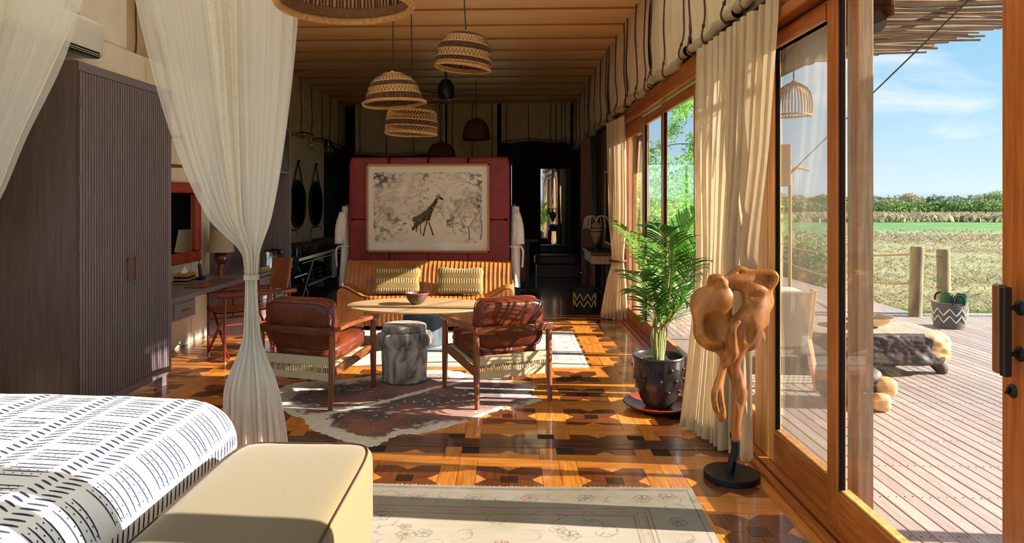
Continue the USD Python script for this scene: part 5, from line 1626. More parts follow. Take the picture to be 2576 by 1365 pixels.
rr = np.maximum(np.hypot(sx_, sy_), 1e-6); mx = np.maximum(np.abs(sx_), np.abs(sy_))
gx, gy = sx_ / rr * mx * .176, sy_ / rr * mx * .176
part(t, 'soil', grid(np.stack([gx, gy, .345 + .022 * meshkit.fbm(np.stack([gx * 40, gy * 40, 0 * gx], -1), 3)], -1)), 'soil', smooth=40)
t = thing('palm', 'green feather palm with arching fronds growing in the studded pot', 'plant', loc=(PL[0], PL[1], .385))


def px_pt(px, py, y):
    """Palm-local point measured at depth y of the room (the palm's own depth range)."""
    c = (px - 1214) / 1790.0
    x = (c * math.cos(.0396) - math.sin(.0396)) / (math.cos(.0396) + c * math.sin(.0396)) * y
    dep = y * math.cos(.0396) - x * math.sin(.0396)
    return V(x - PL[0], y - PL[1], 1.6 - (py - 505) * dep / 1790 - .385)


def frond(pts, n, ll, mat, seed, droop=.35, start=.34, vfold=.55, dark=False):
    r_ = np.random.default_rng(seed)
    rp = smooth_path(pts, 40)
    fr = part(t, 'frond', tube(rp, np.linspace(.011, .0025, 40), 7), 'stem', smooth=True)
    T, N, B = frames(rp)
    mb = MB()
    n = int(n * .72)
    for k in range(n):
        u = start + (1 - start) * (k + .5) / n
        i = min(int(u * 39), 38)
        p, tt = rp[i], T[i]
        side0 = np.cross(tt, V(0, 0, 1)); side0 /= max(np.linalg.norm(side0), 1e-6)
        up = np.cross(side0, tt)
        L = 1.28 * ll * (math.sin(PI * min(1, (u - start) / (1 - start) * .80 + .20)) ** .6) * r_.uniform(.9, 1.08)
        for sg in (-1, 1):
            dirn = tt * (.75 + .5 * u) + sg * side0 * .95 + up * vfold * .55
            dirn /= np.linalg.norm(dirn)
            m_ = 6; s = np.linspace(0, 1, m_)
            c = p + dirn * (s * L)[:, None] + V(0, 0, -1) * (droop * .7 * L * s ** 2.2)[:, None]
            wd = .0150 * np.sin(PI * np.clip(s * .88 + .12, 0, 1)) ** .7 * (ll / .26) ** .3
            wd[-1] = .0006
            wv_ = np.cross(dirn, V(0, 0, 1)); wv_ /= max(np.linalg.norm(wv_), 1e-6)
            wv_ = wv_ * .8 + tt * .45; wv_ /= np.linalg.norm(wv_)
            mid = c + np.cross(wv_, dirn) * .0025
            mb.add(*grid(np.stack([c - wv_ * wd[:, None], mid, c + wv_ * wd[:, None]], 1)))
    part(fr, 'leaflets', mb, mat, smooth=60, kind='stuff')


b0 = lambda k: V(.03 * math.cos(k * 2.4), .03 * math.sin(k * 2.4), 0)
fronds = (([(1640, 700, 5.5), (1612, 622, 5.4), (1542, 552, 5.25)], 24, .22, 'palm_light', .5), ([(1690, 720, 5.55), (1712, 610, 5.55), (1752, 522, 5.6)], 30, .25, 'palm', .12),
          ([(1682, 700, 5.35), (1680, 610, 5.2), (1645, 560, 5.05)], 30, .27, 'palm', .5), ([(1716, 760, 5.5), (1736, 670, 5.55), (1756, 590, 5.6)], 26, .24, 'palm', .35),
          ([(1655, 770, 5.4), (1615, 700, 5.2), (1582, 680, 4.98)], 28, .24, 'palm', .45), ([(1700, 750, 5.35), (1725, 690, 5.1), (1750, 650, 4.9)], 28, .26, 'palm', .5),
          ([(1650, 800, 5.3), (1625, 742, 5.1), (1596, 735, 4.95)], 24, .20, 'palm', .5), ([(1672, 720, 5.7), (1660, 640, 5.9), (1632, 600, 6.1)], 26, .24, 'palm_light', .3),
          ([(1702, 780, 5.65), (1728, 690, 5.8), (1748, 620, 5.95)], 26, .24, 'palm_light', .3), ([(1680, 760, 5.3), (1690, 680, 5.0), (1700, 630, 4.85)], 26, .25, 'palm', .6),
          ([(1688, 800, 5.4), (1720, 760, 5.25), (1752, 770, 5.15)], 18, .18, 'palm_light', .7))
for k, (pp, n, ll, mat, dr_) in enumerate(fronds):
    frond([b0(k) + V(0, 0, -.03), b0(k) * 1.6 + V(0, 0, .22)] + [px_pt(*q) for q in pp], n, ll, mat, 50 + k, dr_)
for k, (q0, q1) in enumerate((((1700, 800, 5.35), (1735, 850, 5.25)), ((1690, 790, 5.45), (1700, 850, 5.4)), ((1712, 770, 5.3), (1742, 800, 5.2)))):
    c = smooth_path([b0(k) + V(0, 0, .2), px_pt(*q0), px_pt(*q1)], 12)
    wd = np.linspace(.010, .001, 12)[:, None] * V(.8, .6, 0)
    part(t, 'dry_leaf', grid(np.stack([c - wd, c + V(0, 0, .002), c + wd], 1)), 'dry_leaf', smooth=60)

# ------------------------------------------------------------- woven pendant lamps


def pendant(name, label, loc, prof, bands, rim_r, tilt, ztop, mats=('rattan', 'rattan_dark'), group='woven basket pendants', cord='black_cord', nrib=60, seed=0, weave=True):
    """prof: (radius, z) from the rim at z = 0 up to the crown; bands: (z0, z1, kind)."""
    t = thing(name, label, 'pendant lamp', loc=loc, group=group)
    R = rotm(rx=tilt[0], ry=tilt[1])
    H_ = prof[-1][1]
    pz = np.array([q[1] for q in prof]); pr_ = np.array([q[0] for q in prof])
    rad = lambda z: np.interp(z, pz, pr_)
    r_ = np.random.default_rng(seed)
    k = 72
    for z0, z1, kind in bands:
        zs = np.linspace(z0, z1, 8)
        if kind == 'pale':
            pr2 = [(rad(z) + .004, z) for z in zs] + [(rad(z) - .004, z) for z in zs[::-1]] + [(rad(z0) + .004, z0)]
            v, f = lathe(pr2, k)
            sh = part(t, 'woven_band', turn((v, f), R), mats[0], smooth=50)
            if weave:
                mb = MB()
                nz_ = 44
                for q in range(nz_):
                    a0 = q * 2 * PI / nz_
                    for sg in (0, 1):
                        zz_ = np.linspace(z0 + .008, z1 - .008, 5)
                        if sg: zz_ = zz_[::-1]
                        aa_ = a0 + (sg + np.linspace(0, 1, 5)) * PI / nz_
                        mb.add(*tube(np.stack([(rad(zz_) + .005) * np.cos(aa_), (rad(zz_) + .005) * np.sin(aa_), zz_], 1), .0022, 4, cap=False))
                part(sh, 'zigzag_stitch', turn(mb.get(), R), mats[1], smooth=True, kind='stuff')
                mb = MB()
                for zc in (z0, z1):
                    a = np.linspace(0, 2 * PI, 60, endpoint=False)
                    mb.add(*tube(np.stack([(rad(zc) + .003) * np.cos(a), (rad(zc) + .003) * np.sin(a), np.full(60, zc)], 1), .0055, 6, closed=True))
                part(sh, 'coil', turn(mb.get(), R), mats[0], smooth=True, kind='stuff')
        elif kind == 'lattice':
            mb = MB(); nl = 52
            for q in range(nl):
                a0 = q * 2 * PI / nl; aa_ = a0 + np.linspace(0, 1, 6) * .26
                mb.add(*tube(np.stack([rad(zs[:6]) * np.cos(aa_), rad(zs[:6]) * np.sin(aa_), np.linspace(z0, z1, 6)], 1), .0042, 5, cap=False))
            for zc in (z0, z1):
                a = np.linspace(0, 2 * PI, 60, endpoint=False)
                mb.add(*tube(np.stack([(rad(zc)) * np.cos(a), (rad(zc)) * np.sin(a), np.full(60, zc)], 1), .0075, 6, closed=True))
            part(t, 'lattice_band', turn(mb.get(), R), mats[0], smooth=True, kind='stuff')
        else:
            mb = MB(); nl = 34 if kind == 'cage' else 110
            for q in range(nl):
                a0 = q * 2 * PI / nl + r_.uniform(-.015, .015)
                mb.add(*tube(np.stack([rad(zs) * np.cos(a0), rad(zs) * np.sin(a0), zs], 1), .0062, 4, cap=False))
            part(t, 'dark_band', turn(mb.get(), R), mats[1], smooth=True, kind='stuff')
    a = np.linspace(0, 2 * PI, 72, endpoint=False)
    part(t, 'rim', turn(tube(np.stack([rad(0) * np.cos(a), rad(0) * np.sin(a), 0 * a + .004 * np.sin(a * 2)], 1), rim_r, 8, closed=True), R), 'rattan' if mats[0] == 'rattan_mid' else mats[0], smooth=True)
    top = R @ V(0, 0, H_)
    part(t, 'cord', tube([top - V(0, 0, .02), V(0, 0, ztop - loc[2])], .006, 7), cord, smooth=True)
    part(t, 'crown', turn(lathe([(0, H_ - .004), (rad(H_), H_ - .006), (rad(H_), H_ + .004), (.03, H_ + .008), (.010, H_ + .025), (0, H_ + .025)], 24), R), mats[0], smooth=40)
    return t


pendant('pendant_lamp', 'domed basket pendant with pale and dark bands, highest of the hanging lamps in the light', (-.475, 7.0, 2.905), [(.27, 0), (.272, .05), (.268, .12), (.25, .20), (.215, .27), (.16, .325), (.07, .35)],
        [(.005, .035, 'pale'), (.035, .085, 'dark'), (.085, .155, 'pale'), (.155, .225, 'dark'), (.225, .30, 'pale'), (.30, .345, 'dark')], .013, (.02, .10), 3.90, seed=1)
pendant('pendant_lamp', 'flared basket pendant with dark bands, hanging just over the lattice one', (-1.07, 6.5, 2.495), [(.285, 0), (.262, .02), (.24, .10), (.21, .17), (.17, .225), (.10, .265), (.05, .275)],
        [(.018, .075, 'dark'), (.075, .135, 'pale'), (.135, .185, 'dark'), (.185, .268, 'pale')], .014, (.0, -.06), 3.90, seed=2)
pendant('pendant_lamp', 'open lattice basket pendant hanging lowest, behind the flared one', (-1.035, 7.35, 2.295), [(.265, 0), (.268, .05), (.262, .13), (.25, .20), (.22, .27), (.15, .335), (.06, .36)],
        [(.005, .07, 'lattice'), (.07, .13, 'dark'), (.13, .22, 'lattice'), (.22, .235, 'pale'), (.235, .35, 'dark')], .012, (.0, .04), 3.90, seed=3)
pendant('pendant_lamp', 'large wide basket pendant near the camera with a pale straw rim', (-.985, 4.20, 2.765), [(.395, 0), (.40, .03), (.40, .09), (.385, .20), (.33, .30), (.22, .37), (.08, .39)],
        [(.01, .085, 'pale'), (.085, .36, 'dark')], .022, (0, 0), 3.90, mats=('rattan_mid', 'rattan_dark'), seed=4)
pendant('pendant_lamp', 'dim domed basket pendant over the bathroom, lower of the two dark ones', (-1.32, 13.5, 2.45), [(.27, 0), (.255, .08), (.22, .16), (.15, .235), (.05, .265)], [(0, .26, 'pale')], .012, (0, 0), 3.90, mats=('rattan_dark', 'rattan_dark'), seed=5, weave=False, group='dim basket pendants')
pendant('pendant_lamp', 'dim tall basket pendant at the far end, higher of the two dark ones', (-.655, 13.5, 2.765), [(.262, 0), (.255, .10), (.23, .22), (.17, .34), (.06, .40)], [(0, .395, 'pale')], .012, (0, 0), 3.90, mats=('rattan_dark', 'rattan_dark'), seed=6, weave=False, group='dim basket pendants')

# ceiling fan
t = thing('ceiling_fan', 'dark three-bladed ceiling fan in the dim far half of the room', 'fan', loc=(-1.05, 11.5, 0))
part(t, 'canopy_plate', lathe([(0, 3.90), (.12, 3.90), (.12, 3.84), (.05, 3.80), (0, 3.80)][::-1], 24), 'plastic_black', smooth=40)
part(t, 'rod', tube([(0, 0, 3.56), (0, 0, 3.82)], .018, 10), 'plastic_black', smooth=60)
part(t, 'motor', lathe([(0, 3.22), (.10, 3.24), (.135, 3.32), (.135, 3.46), (.07, 3.56), (0, 3.57)], 28), 'plastic_black', smooth=40)
for k in range(3):
    a = 0.06 + k * 2 * PI / 3
    s = np.linspace(0, 1, 10)
    x = .12 + .58 * s; w_ = .045 + .025 * np.sin(s * PI * .8)
    mb = MB()
    for dz in (.004, -.004):
        mb.add(*grid(np.stack([np.stack([x, -w_, 3.30 + dz + .012 + 0 * s], 1), np.stack([x, w_, 3.30 + dz - .012 + 0 * s], 1)], 1), dz > 0))
    part(t, 'blade', turn(mb.get(), rotm(rz=a)), 'brown_dark')

# ------------------------------------------------------------- wardrobe and what hangs over it
WX0, WX1, WY0, WY1 = -3.605, -2.97, 4.74, 6.12
t = thing('wardrobe', 'tall charcoal wardrobe with two slatted doors beside the bed', 'wardrobe')
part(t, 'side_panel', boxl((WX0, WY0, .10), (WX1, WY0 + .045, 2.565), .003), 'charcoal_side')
part(t, 'side_panel', boxl((WX0, WY1 - .045, .10), (WX1, WY1, 2.565), .003), 'charcoal')
part(t, 'top_panel', boxl((WX0, WY0 + .045, 2.50), (WX1, WY1 - .045, 2.565), .003), 'charcoal_y')
part(t, 'plinth_rail', boxl((WX0, WY0 + .045, .10), (WX1, WY1 - .045, .165), .003), 'charcoal_y')
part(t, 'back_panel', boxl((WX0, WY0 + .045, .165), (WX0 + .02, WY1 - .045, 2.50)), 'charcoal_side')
for y in (WY0 + .04, WY1 - .12):
    for x in (WX0 + .02, WX1 - .10):
        part(t, 'foot', boxl((x, y, 0), (x + .08, y + .08, .10), .004), 'charcoal')
ymid = (WY0 + WY1) / 2
for k, (ya, yb) in enumerate(((WY0 + .047, ymid - .002), (ymid + .002, WY1 - .047))):
    dr_ = part(t, 'door', boxl((WX1 - .030, ya, .167), (WX1 - .012, yb, 2.498), .002), 'joint')
    ns = 19
    pitch = (yb - ya) / ns
    for q in range(ns):
        yc = ya + (q + .5) * pitch
        part(dr_, 'slat', boxl((WX1 - .0115, yc - pitch * .30, .17), (WX1 + .006, yc + pitch * .30, 2.495), .003), 'charcoal')
    yh = ymid + (-.055 if k == 0 else .055)
    part(dr_, 'handle', boxl((WX1 + .018, yh - .007, .98), (WX1 + .030, yh + .007, 1.17), .004), 'walnut')
    for z in (1.0, 1.15):
        part(dr_, 'handle_pin', tube([(WX1 - .01, yh, z), (WX1 + .02, yh, z)], .005, 8), 'brass', smooth=60)
    ye = ya if k == 0 else yb
    for z in (.45, 1.25, 1.70, 2.25):
        part(dr_, 'hinge', boxl((WX1 - .012, ye - .006, z), (WX1 + .008, ye + .006, z + .07), .002), 'steel')
t = thing('air_conditioner', 'white wall air conditioner above the slatted wardrobe', 'air conditioner')
part(t, 'housing', superbox((-3.47, 5.12, 2.905), (.27, 1.25, .29), p=12, n=16), 'plastic_white', smooth=50)
part(t, 'outlet_slot', boxl((-3.42, 4.56, 2.752), (-3.333, 5.66, 2.81), .01), 'plastic_black')
for z in (2.775, 2.79):
    part(t, 'louvre', boxm((-3.345, 5.12, z), (.05, 1.06, .004), 0, rotm(ry=.5)), 'plastic_white')
part(t, 'pipe', tube(smooth_path([(-3.52, 5.76, 2.86), (-3.50, 5.83, 2.90), (-3.56, 5.80, 3.05), (-3.60, 5.66, 3.24)], 14), .02, 8), 'leather_strap', smooth=60)
solo('ledge_tube', turn(tube([(0, -.45, 0), (0, .25, 0)], .028, 10), t=(-3.25, 5.42, 2.594)), 'strap_dark', 'dark rolled cloth lying on top of the wardrobe under the air conditioner', 'roll', smooth=60)
solo('leather_strap', tube(smooth_path([(-3.598, 5.62, 3.84), (-3.592, 5.63, 3.5), (-3.592, 5.62, 3.1), (-3.598, 5.60, 3.07)], 12), .011, 6), 'leather_strap', 'brown leather strap hanging against the canvas above the air conditioner', 'strap', smooth=60)

# ------------------------------------------------------------- writing desk
t = thing('desk', 'grey-brown writing desk with a hanging drawer built along the wall', 'desk')
part(t, 'desktop', boxl((-3.604, 6.14, .69), (-2.99, 8.38, .732), .004), 'charcoal_y')
part(t, 'drawer_box', boxl((-3.604, 6.19, .515), (-3.01, 6.68, .689), .003), 'charcoal_y')
dw = part(t, 'drawer', boxl((-3.012, 6.235, .545), (-2.998, 6.635, .665), .002), 'charcoal_y')
part(dw, 'pull', boxl((-2.985, 6.36, .593), (-2.972, 6.51, .605), .003), 'brass')
for y in (6.38, 6.49):
    part(dw, 'pull_pin', tube([(-3.0, y, .599), (-2.978, y, .599)], .004, 6), 'brass')
part(t, 'modesty_panel', boxl((-3.604, 6.7, .58), (-3.585, 8.38, .689)), 'charcoal_side')
part(t, 'support_leg', boxl((-3.60, 8.33, 0), (-3.05, 8.375, .689), .003), 'charcoal')
t = thing('desk_mirror', 'wide mirror in a padded red leather frame on the wall over the desk', 'mirror')
my0, my1, mz0, mz1 = 6.85, 8.05, .915, 1.80
for lo, hi in (((-3.608, my0, mz1 - .115), (-3.55, my1, mz1)), ((-3.608, my0, mz0), (-3.55, my1, mz0 + .115)), ((-3.608, my0, mz0 + .115), (-3.55, my0 + .115, mz1 - .115)), ((-3.608, my1 - .115, mz0 + .115), (-3.55, my1, mz1 - .115))):
    part(t, 'frame_bar', boxl(lo, hi, .016), 'red_frame')
part(t, 'mirror_glass', boxl((-3.600, my0 + .11, mz0 + .11), (-3.592, my1 - .11, mz1 - .11)), 'mirror')
t = thing('table_lamp', 'table lamp with a turned mahogany ball base and linen shade on the desk', 'lamp', loc=(-3.40, 8.22, .7325))
part(t, 'base', lathe([(0, 0), (.072, 0), (.070, .01), (.045, .09), (.040, .125), (.050, .135), (.075, .16), (.086, .195), (.080, .235), (.055, .265), (.02, .28), (.015, .30), (0, .30)], 36), 'lamp_base', smooth=40)
sh = MB(); v, f = lathe([(.155, .27), (.108, .53)], 48); sh.add(v, f); v, f = lathe([(.105, .53), (.152, .27)], 48); sh.add(v, f)
part(t, 'shade', sh, 'lamp_shade', smooth=40)
t = thing('tissue_box', 'striped woven tissue box with a white tissue on the desk', 'tissue box', loc=(-3.43, 7.36, .7325), rz=8)
for k in range(6):
    part(t, 'woven_course', boxm((0, 0, .012 + .0185 * k), (.155 - .002 * (k % 2), .245 - .002 * (k % 2), .017), .006), 'black_weave' if k in (1, 3) else 'rattan')
part(t, 'tissue', (V((-.03, -.04, .112), (.03, -.03, .112), (.02, .05, .112), (-.03, .04, .112), (.004, -.005, .185)), np.array([[0, 1, 4], [1, 2, 4], [2, 3, 4], [3, 0, 4], [0, 3, 2], [0, 2, 1]])), 'paper')
t = thing('telephone', 'black cordless handset standing in its cradle beside the tissue box', 'telephone', loc=(-3.42, 7.72, .7325))
part(t, 'cradle', boxm((0, 0, .015), (.08, .10, .03), .008), 'plastic_black')
part(t, 'handset', boxm((-.005, 0, .10), (.028, .045, .145), .008, rotm(ry=-.12)), 'plastic_black')
part(t, 'aerial', tube([(-.02, .015, .16), (-.025, .015, .23)], .005, 6), 'plastic_black')
solo('writing_folder', boxl((-3.24, 6.95, .7325), (-3.03, 7.72, .745), .003), 'walnut_y', 'dark brown leather writing folder lying at the front of the desk', 'folder')
t = thing('bottle', 'small clear bottle at the wardrobe end of the desk', 'bottle', loc=(-3.36, 6.83, .7325))
part(t, 'glass', lathe([(0, 0), (.028, 0), (.030, .01), (.030, .09), (.014, .115), (.013, .14), (0, .14)], 20), 'glass_clear', smooth=40)
part(t, 'cap', lathe([(0, .14), (.015, .14), (.015, .16), (0, .16)], 16), 'steel')
# shelf box above the desk
t = thing('wall_shelf', 'small wooden wall shelf with an orange back high above the desk mirror', 'shelf')
part(t, 'board', boxl((-3.605, 6.2, 1.93), (-3.28, 7.0, 1.96), .003), 'walnut_y')
part(t, 'board', boxl((-3.605, 6.2, 2.22), (-3.28, 7.0, 2.25), .003), 'charcoal_y')
part(t, 'back', boxl((-3.605, 6.2, 1.96), (-3.59, 7.0, 2.22)), 'red_frame')

# campaign chair at the desk
t = thing('desk_chair', 'folding campaign chair with red-brown rails and tan leather seat facing the desk', 'chair', loc=(-2.80, 7.30, 0), rz=42)
hx, hy = .26, .235
for sy in (-1, 1):
    y = sy * hy
    part(t, 'leg', tube([(-hx, y, 0), (-hx, y, .645)], .015, 10), 'red_chair', smooth=60)
    part(t, 'leg', tube([(hx, y, 0), (hx, y, .645)], .015, 10), 'red_chair', smooth=60)
    v, f = tube([(-hx - .07, y, .655), (-hx - .04, y, .655), (hx + .20, y, .655), (hx + .235, y, .655)], [.021, .026, .026, .022], 12)
    part(t, 'armrest', (v, f), 'red_chair', smooth=50)
    part(t, 'stretcher', tube([(-hx, y, .36), (hx, y, .36)], .010, 8), 'red_chair', smooth=60)
    part(t, 'spindle', tube([(0, y, .36), (0, y, .55), (0, y, .64)], [.011, .016, .011], 8), 'red_chair', smooth=60)
    part(t, 'back_post', tube([(hx + .10, y * .86, .44), (hx + .20, y * .86, 1.0)], [.015, .017], 10), 'sling', smooth=60)
    for sx in (-1, 1):
        part(t, 'ferrule', turn(lathe([(0, 0), (.017, 0), (.017, .02), (0, .02)], 12), t=(sx * hx, y, 0)), 'brass')
for sx in (-1, 1):
    for sg in (-1, 1):
        part(t, 'cross_leg', tube([(sx * hx * .92 + .02 * sg, -sg * hy, .03), (sx * hx * .92 + .02 * sg, sg * hy, .48)], .014, 8), 'red_chair', smooth=60)
s = np.linspace(-1, 1, 16); q = np.linspace(-1, 1, 10)
gx, gy = np.meshgrid(q * .28, s * .25, indexing='ij')
mb = MB()
for dz, fl in ((.004, True), (-.004, False)):
    mb.add(*grid(np.stack([gx, gy, .487 - .022 * (1 - (gy / .25) ** 2) + dz], -1), not fl))
part(t, 'seat', mb, 'sling', smooth=60)
mb = MB()
gz, gy = np.meshgrid(np.linspace(0, 1, 8), s, indexing='ij')
for dx in (0, .008):
    mb.add(*grid(np.stack([hx + .135 + gz * .055 + .02 * (1 - gy ** 2) + dx, gy * .21, .66 + gz * .32], -1), dx == 0))
part(t, 'back_sling', mb, 'sling', smooth=60)

# ------------------------------------------------------------- kettle cabinet
t = thing('tea_cabinet', 'built-in dark cabinet with open counter, drawers and cupboards past the desk', 'cabinet')
part(t, 'back_panel', boxl((-3.608, 8.40, .72), (-3.585, 9.70, 2.58)), 'charcoal')
part(t, 'end_panel', boxl((-3.60, 9.66, 0), (-3.03, 9.71, 2.60), .003), 'charcoal')
part(t, 'counter', boxl((-3.605, 8.40, .69), (-2.99, 9.66, .72), .003), 'charcoal_y')
part(t, 'shelf', boxl((-3.605, 8.40, 1.965), (-3.04, 9.66, 2.005), .003), 'charcoal_y')
part(t, 'upper_door', boxl((-3.06, 8.42, 2.01), (-3.04, 9.655, 2.56), .003), 'charcoal_side')
part(t, 'top_panel', boxl((-3.605, 8.40, 2.565), (-3.03, 9.66, 2.60), .003), 'charcoal')
part(t, 'body', boxl((-3.60, 8.40, .08), (-3.03, 8.98, .688)), 'charcoal_side')
for z0, z1 in ((.40, .67), (.12, .385)):
    dw = part(t, 'drawer', boxl((-3.03, 8.43, z0), (-3.008, 8.95, z1), .003), 'charcoal_y')
    part(dw, 'pull', boxl((-2.995, 8.62, z1 - .05), (-2.983, 8.76, z1 - .038), .003), 'brass')
part(t, 'divider', boxl((-3.60, 8.98, .0), (-3.03, 9.01, .69), .002), 'charcoal')
t = thing('minibar', 'glass-fronted drinks fridge under the kettle cabinet counter', 'fridge')
part(t, 'cabinet', boxl((-3.58, 9.03, .03), (-3.08, 9.62, .62), .004), 'plastic_black')
part(t, 'door_frame', boxl((-3.078, 9.03, .03), (-3.05, 9.62, .62), .004), 'plastic_black')
part(t, 'door_glass', boxl((-3.048, 9.07, .07), (-3.042, 9.58, .58), .001), 'fridge_glass')
t = thing('kettle', 'polished steel electric kettle with black handle on the cabinet counter', 'kettle', loc=(-3.13, 9.05, .735))
part(t, 'body', lathe([(0, 0), (.082, 0), (.085, .015), (.080, .12), (.062, .19), (.05, .21), (0, .215)], 36), 'chrome', smooth=40)
part(t, 'lid', lathe([(0, .212), (.05, .212), (.045, .228), (.012, .234), (.012, .25), (0, .25)], 24), 'plastic_black', smooth=40)
part(t, 'handle', tube(smooth_path([(0, .055, .20), (0, .125, .20), (0, .14, .12), (0, .085, .04)], 16), .012, 8), 'plastic_black', smooth=60)
part(t, 'spout', beam((0, -.07, .15), (0, -.105, .19), .03, .025, .006), 'chrome')
t = thing('tea_tray', 'little light wooden box and tray under the kettle', 'tray')
part(t, 'board', boxl((-3.34, 8.72, .7201), (-3.03, 9.18, .7345), .003), 'oak_top')
part(t, 'tea_box', boxl((-3.12, 8.76, .7351), (-3.05, 8.90, .772), .003), 'pale_teak')
t = thing('coffee_machine', 'black capsule coffee machine behind the kettle', 'coffee machine', loc=(-3.19, 9.42, .7205))
part(t, 'body', superbox((0, .02, .12), (.17, .20, .235), p=6, n=12), 'plastic_black', smooth=60)
part(t, 'head', boxm((.06, .02, .20), (.13, .11, .06), .012), 'plastic_black')
part(t, 'drip_tray', boxm((.10, .02, .012), (.12, .12, .022), .006), 'plastic_black')
t = thing('glass', 'small glass tumbler beside the coffee machine', 'glass', loc=(-3.04, 9.58, .7205))
part(t, 'tumbler', lathe([(0, .006), (.028, .006), (.032, .08), (.030, .08), (.027, .012), (0, .012)], 20), 'glass_clear', smooth=40)

# ------------------------------------------------------------- bathroom beyond
t = thing('vanity_table', 'dark crossed-leg washstand with a lower shelf along the bathroom wall', 'washstand')
part(t, 'worktop', boxl((-3.95, 11.15, .63), (-3.36, 14.6, .69), .006), 'strip')
part(t, 'lower_shelf', boxl((-3.92, 11.9, .15), (-3.42, 14.5, .19), .004), 'charcoal_y')
part(t, 'towel_bar', tube([(-3.33, 11.2, .60), (-3.33, 14.5, .60)], .012, 8), 'brass', smooth=60)
for yc in (11.75, 14.1):
    for sg in (-1, 1):
        part(t, 'cross_leg', beam((-3.45 + .05 * sg, yc - .35 * sg, 0), (-3.45 + .05 * sg, yc + .35 * sg, .63), .07, .05, .006, up=(1, 0, 0)), 'charcoal_side')
for k, (y_, lab) in enumerate(((12.2, 'rough stone basin nearer the kettle cabinet on the washstand'), (13.75, 'rough stone basin farther along the washstand, beside the robe'))):
    t = thing('basin', lab, 'basin', loc=(-3.60, y_, .692), group='rough stone basins')
    v, f = lathe([(0, 0), (.20, 0), (.27, .05), (.30, .12), (.30, .165), (.285, .175), (.26, .165), (.22, .07), (0, .045)], 44)
    dsp = 1 + .22 * (meshkit.fbm(v * 9 + k * 5, 3) - .5) * (v[:, 2] < .16)
    part(t, 'stone', (v * dsp[:, None] * V(.85, 1.5, 1), f), 'stone', smooth=30)
    t = thing('tap', ['tall brass tap over the nearer stone basin', 'tall brass tap over the farther stone basin'][k], 'tap', loc=(-3.905, y_ + .05, .691), group='tall brass taps')
    part(t, 'spout', tube(smooth_path([(0, 0, 0), (0, 0, .25), (.0, 0, .36), (.08, -.03, .40), (.19, -.06, .40), (.22, -.07, .34)], 30), .014, 10), 'brass', smooth=True)
    for sg in (-1, 1):
        part(t, 'valve', turn(lathe([(0, 0), (.025, 0), (.018, .03), (.018, .09), (0, .09)], 14), t=(0, .09 * sg, 0)), 'brass', smooth=40)
        part(t, 'cross_handle', tube([(-.03, .09 * sg, .10), (.03, .09 * sg, .10)], .008, 8), 'brass')
for k, (y_, lab) in enumerate(((13.07, 'oval black hanging mirror nearer the cabinet, on a dark strap'), (14.27, 'oval black hanging mirror nearer the dark corner, on a dark strap'))):
    t = thing('wall_mirror', lab, 'mirror', loc=(-3.955, y_, 1.54), group='oval mirrors over the basins')
    a = np.linspace(0, 2 * PI, 48, endpoint=False)
    part(t, 'frame', tube(np.stack([.012 + 0 * a, .46 * np.cos(a), .44 * np.sin(a)], 1), .022, 8, closed=True), 'plastic_black', smooth=60)
    v, f = prism(Polygon([(.455 * math.cos(q), .435 * math.sin(q)) for q in a]), 0, .008)
    part(t, 'mirror_glass', (np.stack([v[:, 2] + .006, v[:, 0], v[:, 1]], 1), f), 'dark_mirror')
    for sg in (-1, 1):
        part(t, 'strap', beam((.012, .40 * sg, .20), (.012, .0, .80), .045, .006, up=(1, 0, 0)), 'strap_dark')
    part(t, 'peg', tube([(0, 0, .80), (.05, 0, .80)], .018, 10), 'strap_dark')
for k, (y_, lab) in enumerate(((12.95, 'clear globe bulb over the nearer basin'), (14.15, 'clear globe bulb over the farther basin'))):
    t = thing('globe_lamp', lab + ', hanging under the rolled blind', 'lamp', loc=(-3.66, y_, 2.62), group='clear globe bulbs')
    part(t, 'globe', meshkit.arrays(trimesh.creation.icosphere(3, .085), True)[:2], 'bulb', smooth=True)
    part(t, 'socket', tube([(0, 0, .07), (0, 0, .15)], .022, 10), 'brass', smooth=60)
    part(t, 'filament', tube(smooth_path([(0, 0, .06), (.01, .012, 0), (-.012, 0, -.02), (.008, -.01, .0), (0, 0, .06)], 20), .003, 5), 'brass')
    part(t, 'bracket', tube(smooth_path([(0, 0, .15), (0, 0, .20), (-.15, 0, .24), (-.30, 0, .22)], 12), .010, 8), 'plastic_black', smooth=60)
# folding rack with the blue bag
t = thing('luggage_rack', 'folding chrome luggage rack with crossed legs beside the washstand', 'luggage rack', loc=(-3.45, 10.75, 0))
for y in (-.30, .30):
    part(t, 'cross_leg', tube([(-.24, y, .02), (.24, y, .46)], .013, 8), 'plastic_black')
    part(t, 'cross_leg', tube([(.24, y, .02), (-.24, y, .46)], .013, 8), 'plastic_black')
for x, z in ((-.24, .46), (.24, .46), (-.24, .02), (.24, .02)):
    part(t, 'rail', tube([(x, -.34, z), (x, .34, z)], .013, 8), 'chrome', smooth=60)
for y in (-.2, 0, .2):
    part(t, 'web', boxl((-.24, y - .025, .452), (.24, y + .025, .458)), 'strap_dark')
t = thing('travel_bag', 'teal blue holdall standing on the folding rack', 'bag', loc=(-3.45, 10.75, .474))
part(t, 'body', superbox((0, 0, .14), (.34, .48, .27), p=5, n=14, noise=.05), 'teal', smooth=True)
for sx in (-1, 1):
    part(t, 'handle', tube(smooth_path([(sx * .10, -.12, .24), (sx * .11, -.08, .36), (sx * .11, .08, .36), (sx * .10, .12, .24)], 16), .010, 6), 'teal', smooth=60)
for y in (-.12, .12):
    part(t, 'strap', boxl((.165, y - .018, .02), (.172, y + .018, .25)), 'strap_dark')
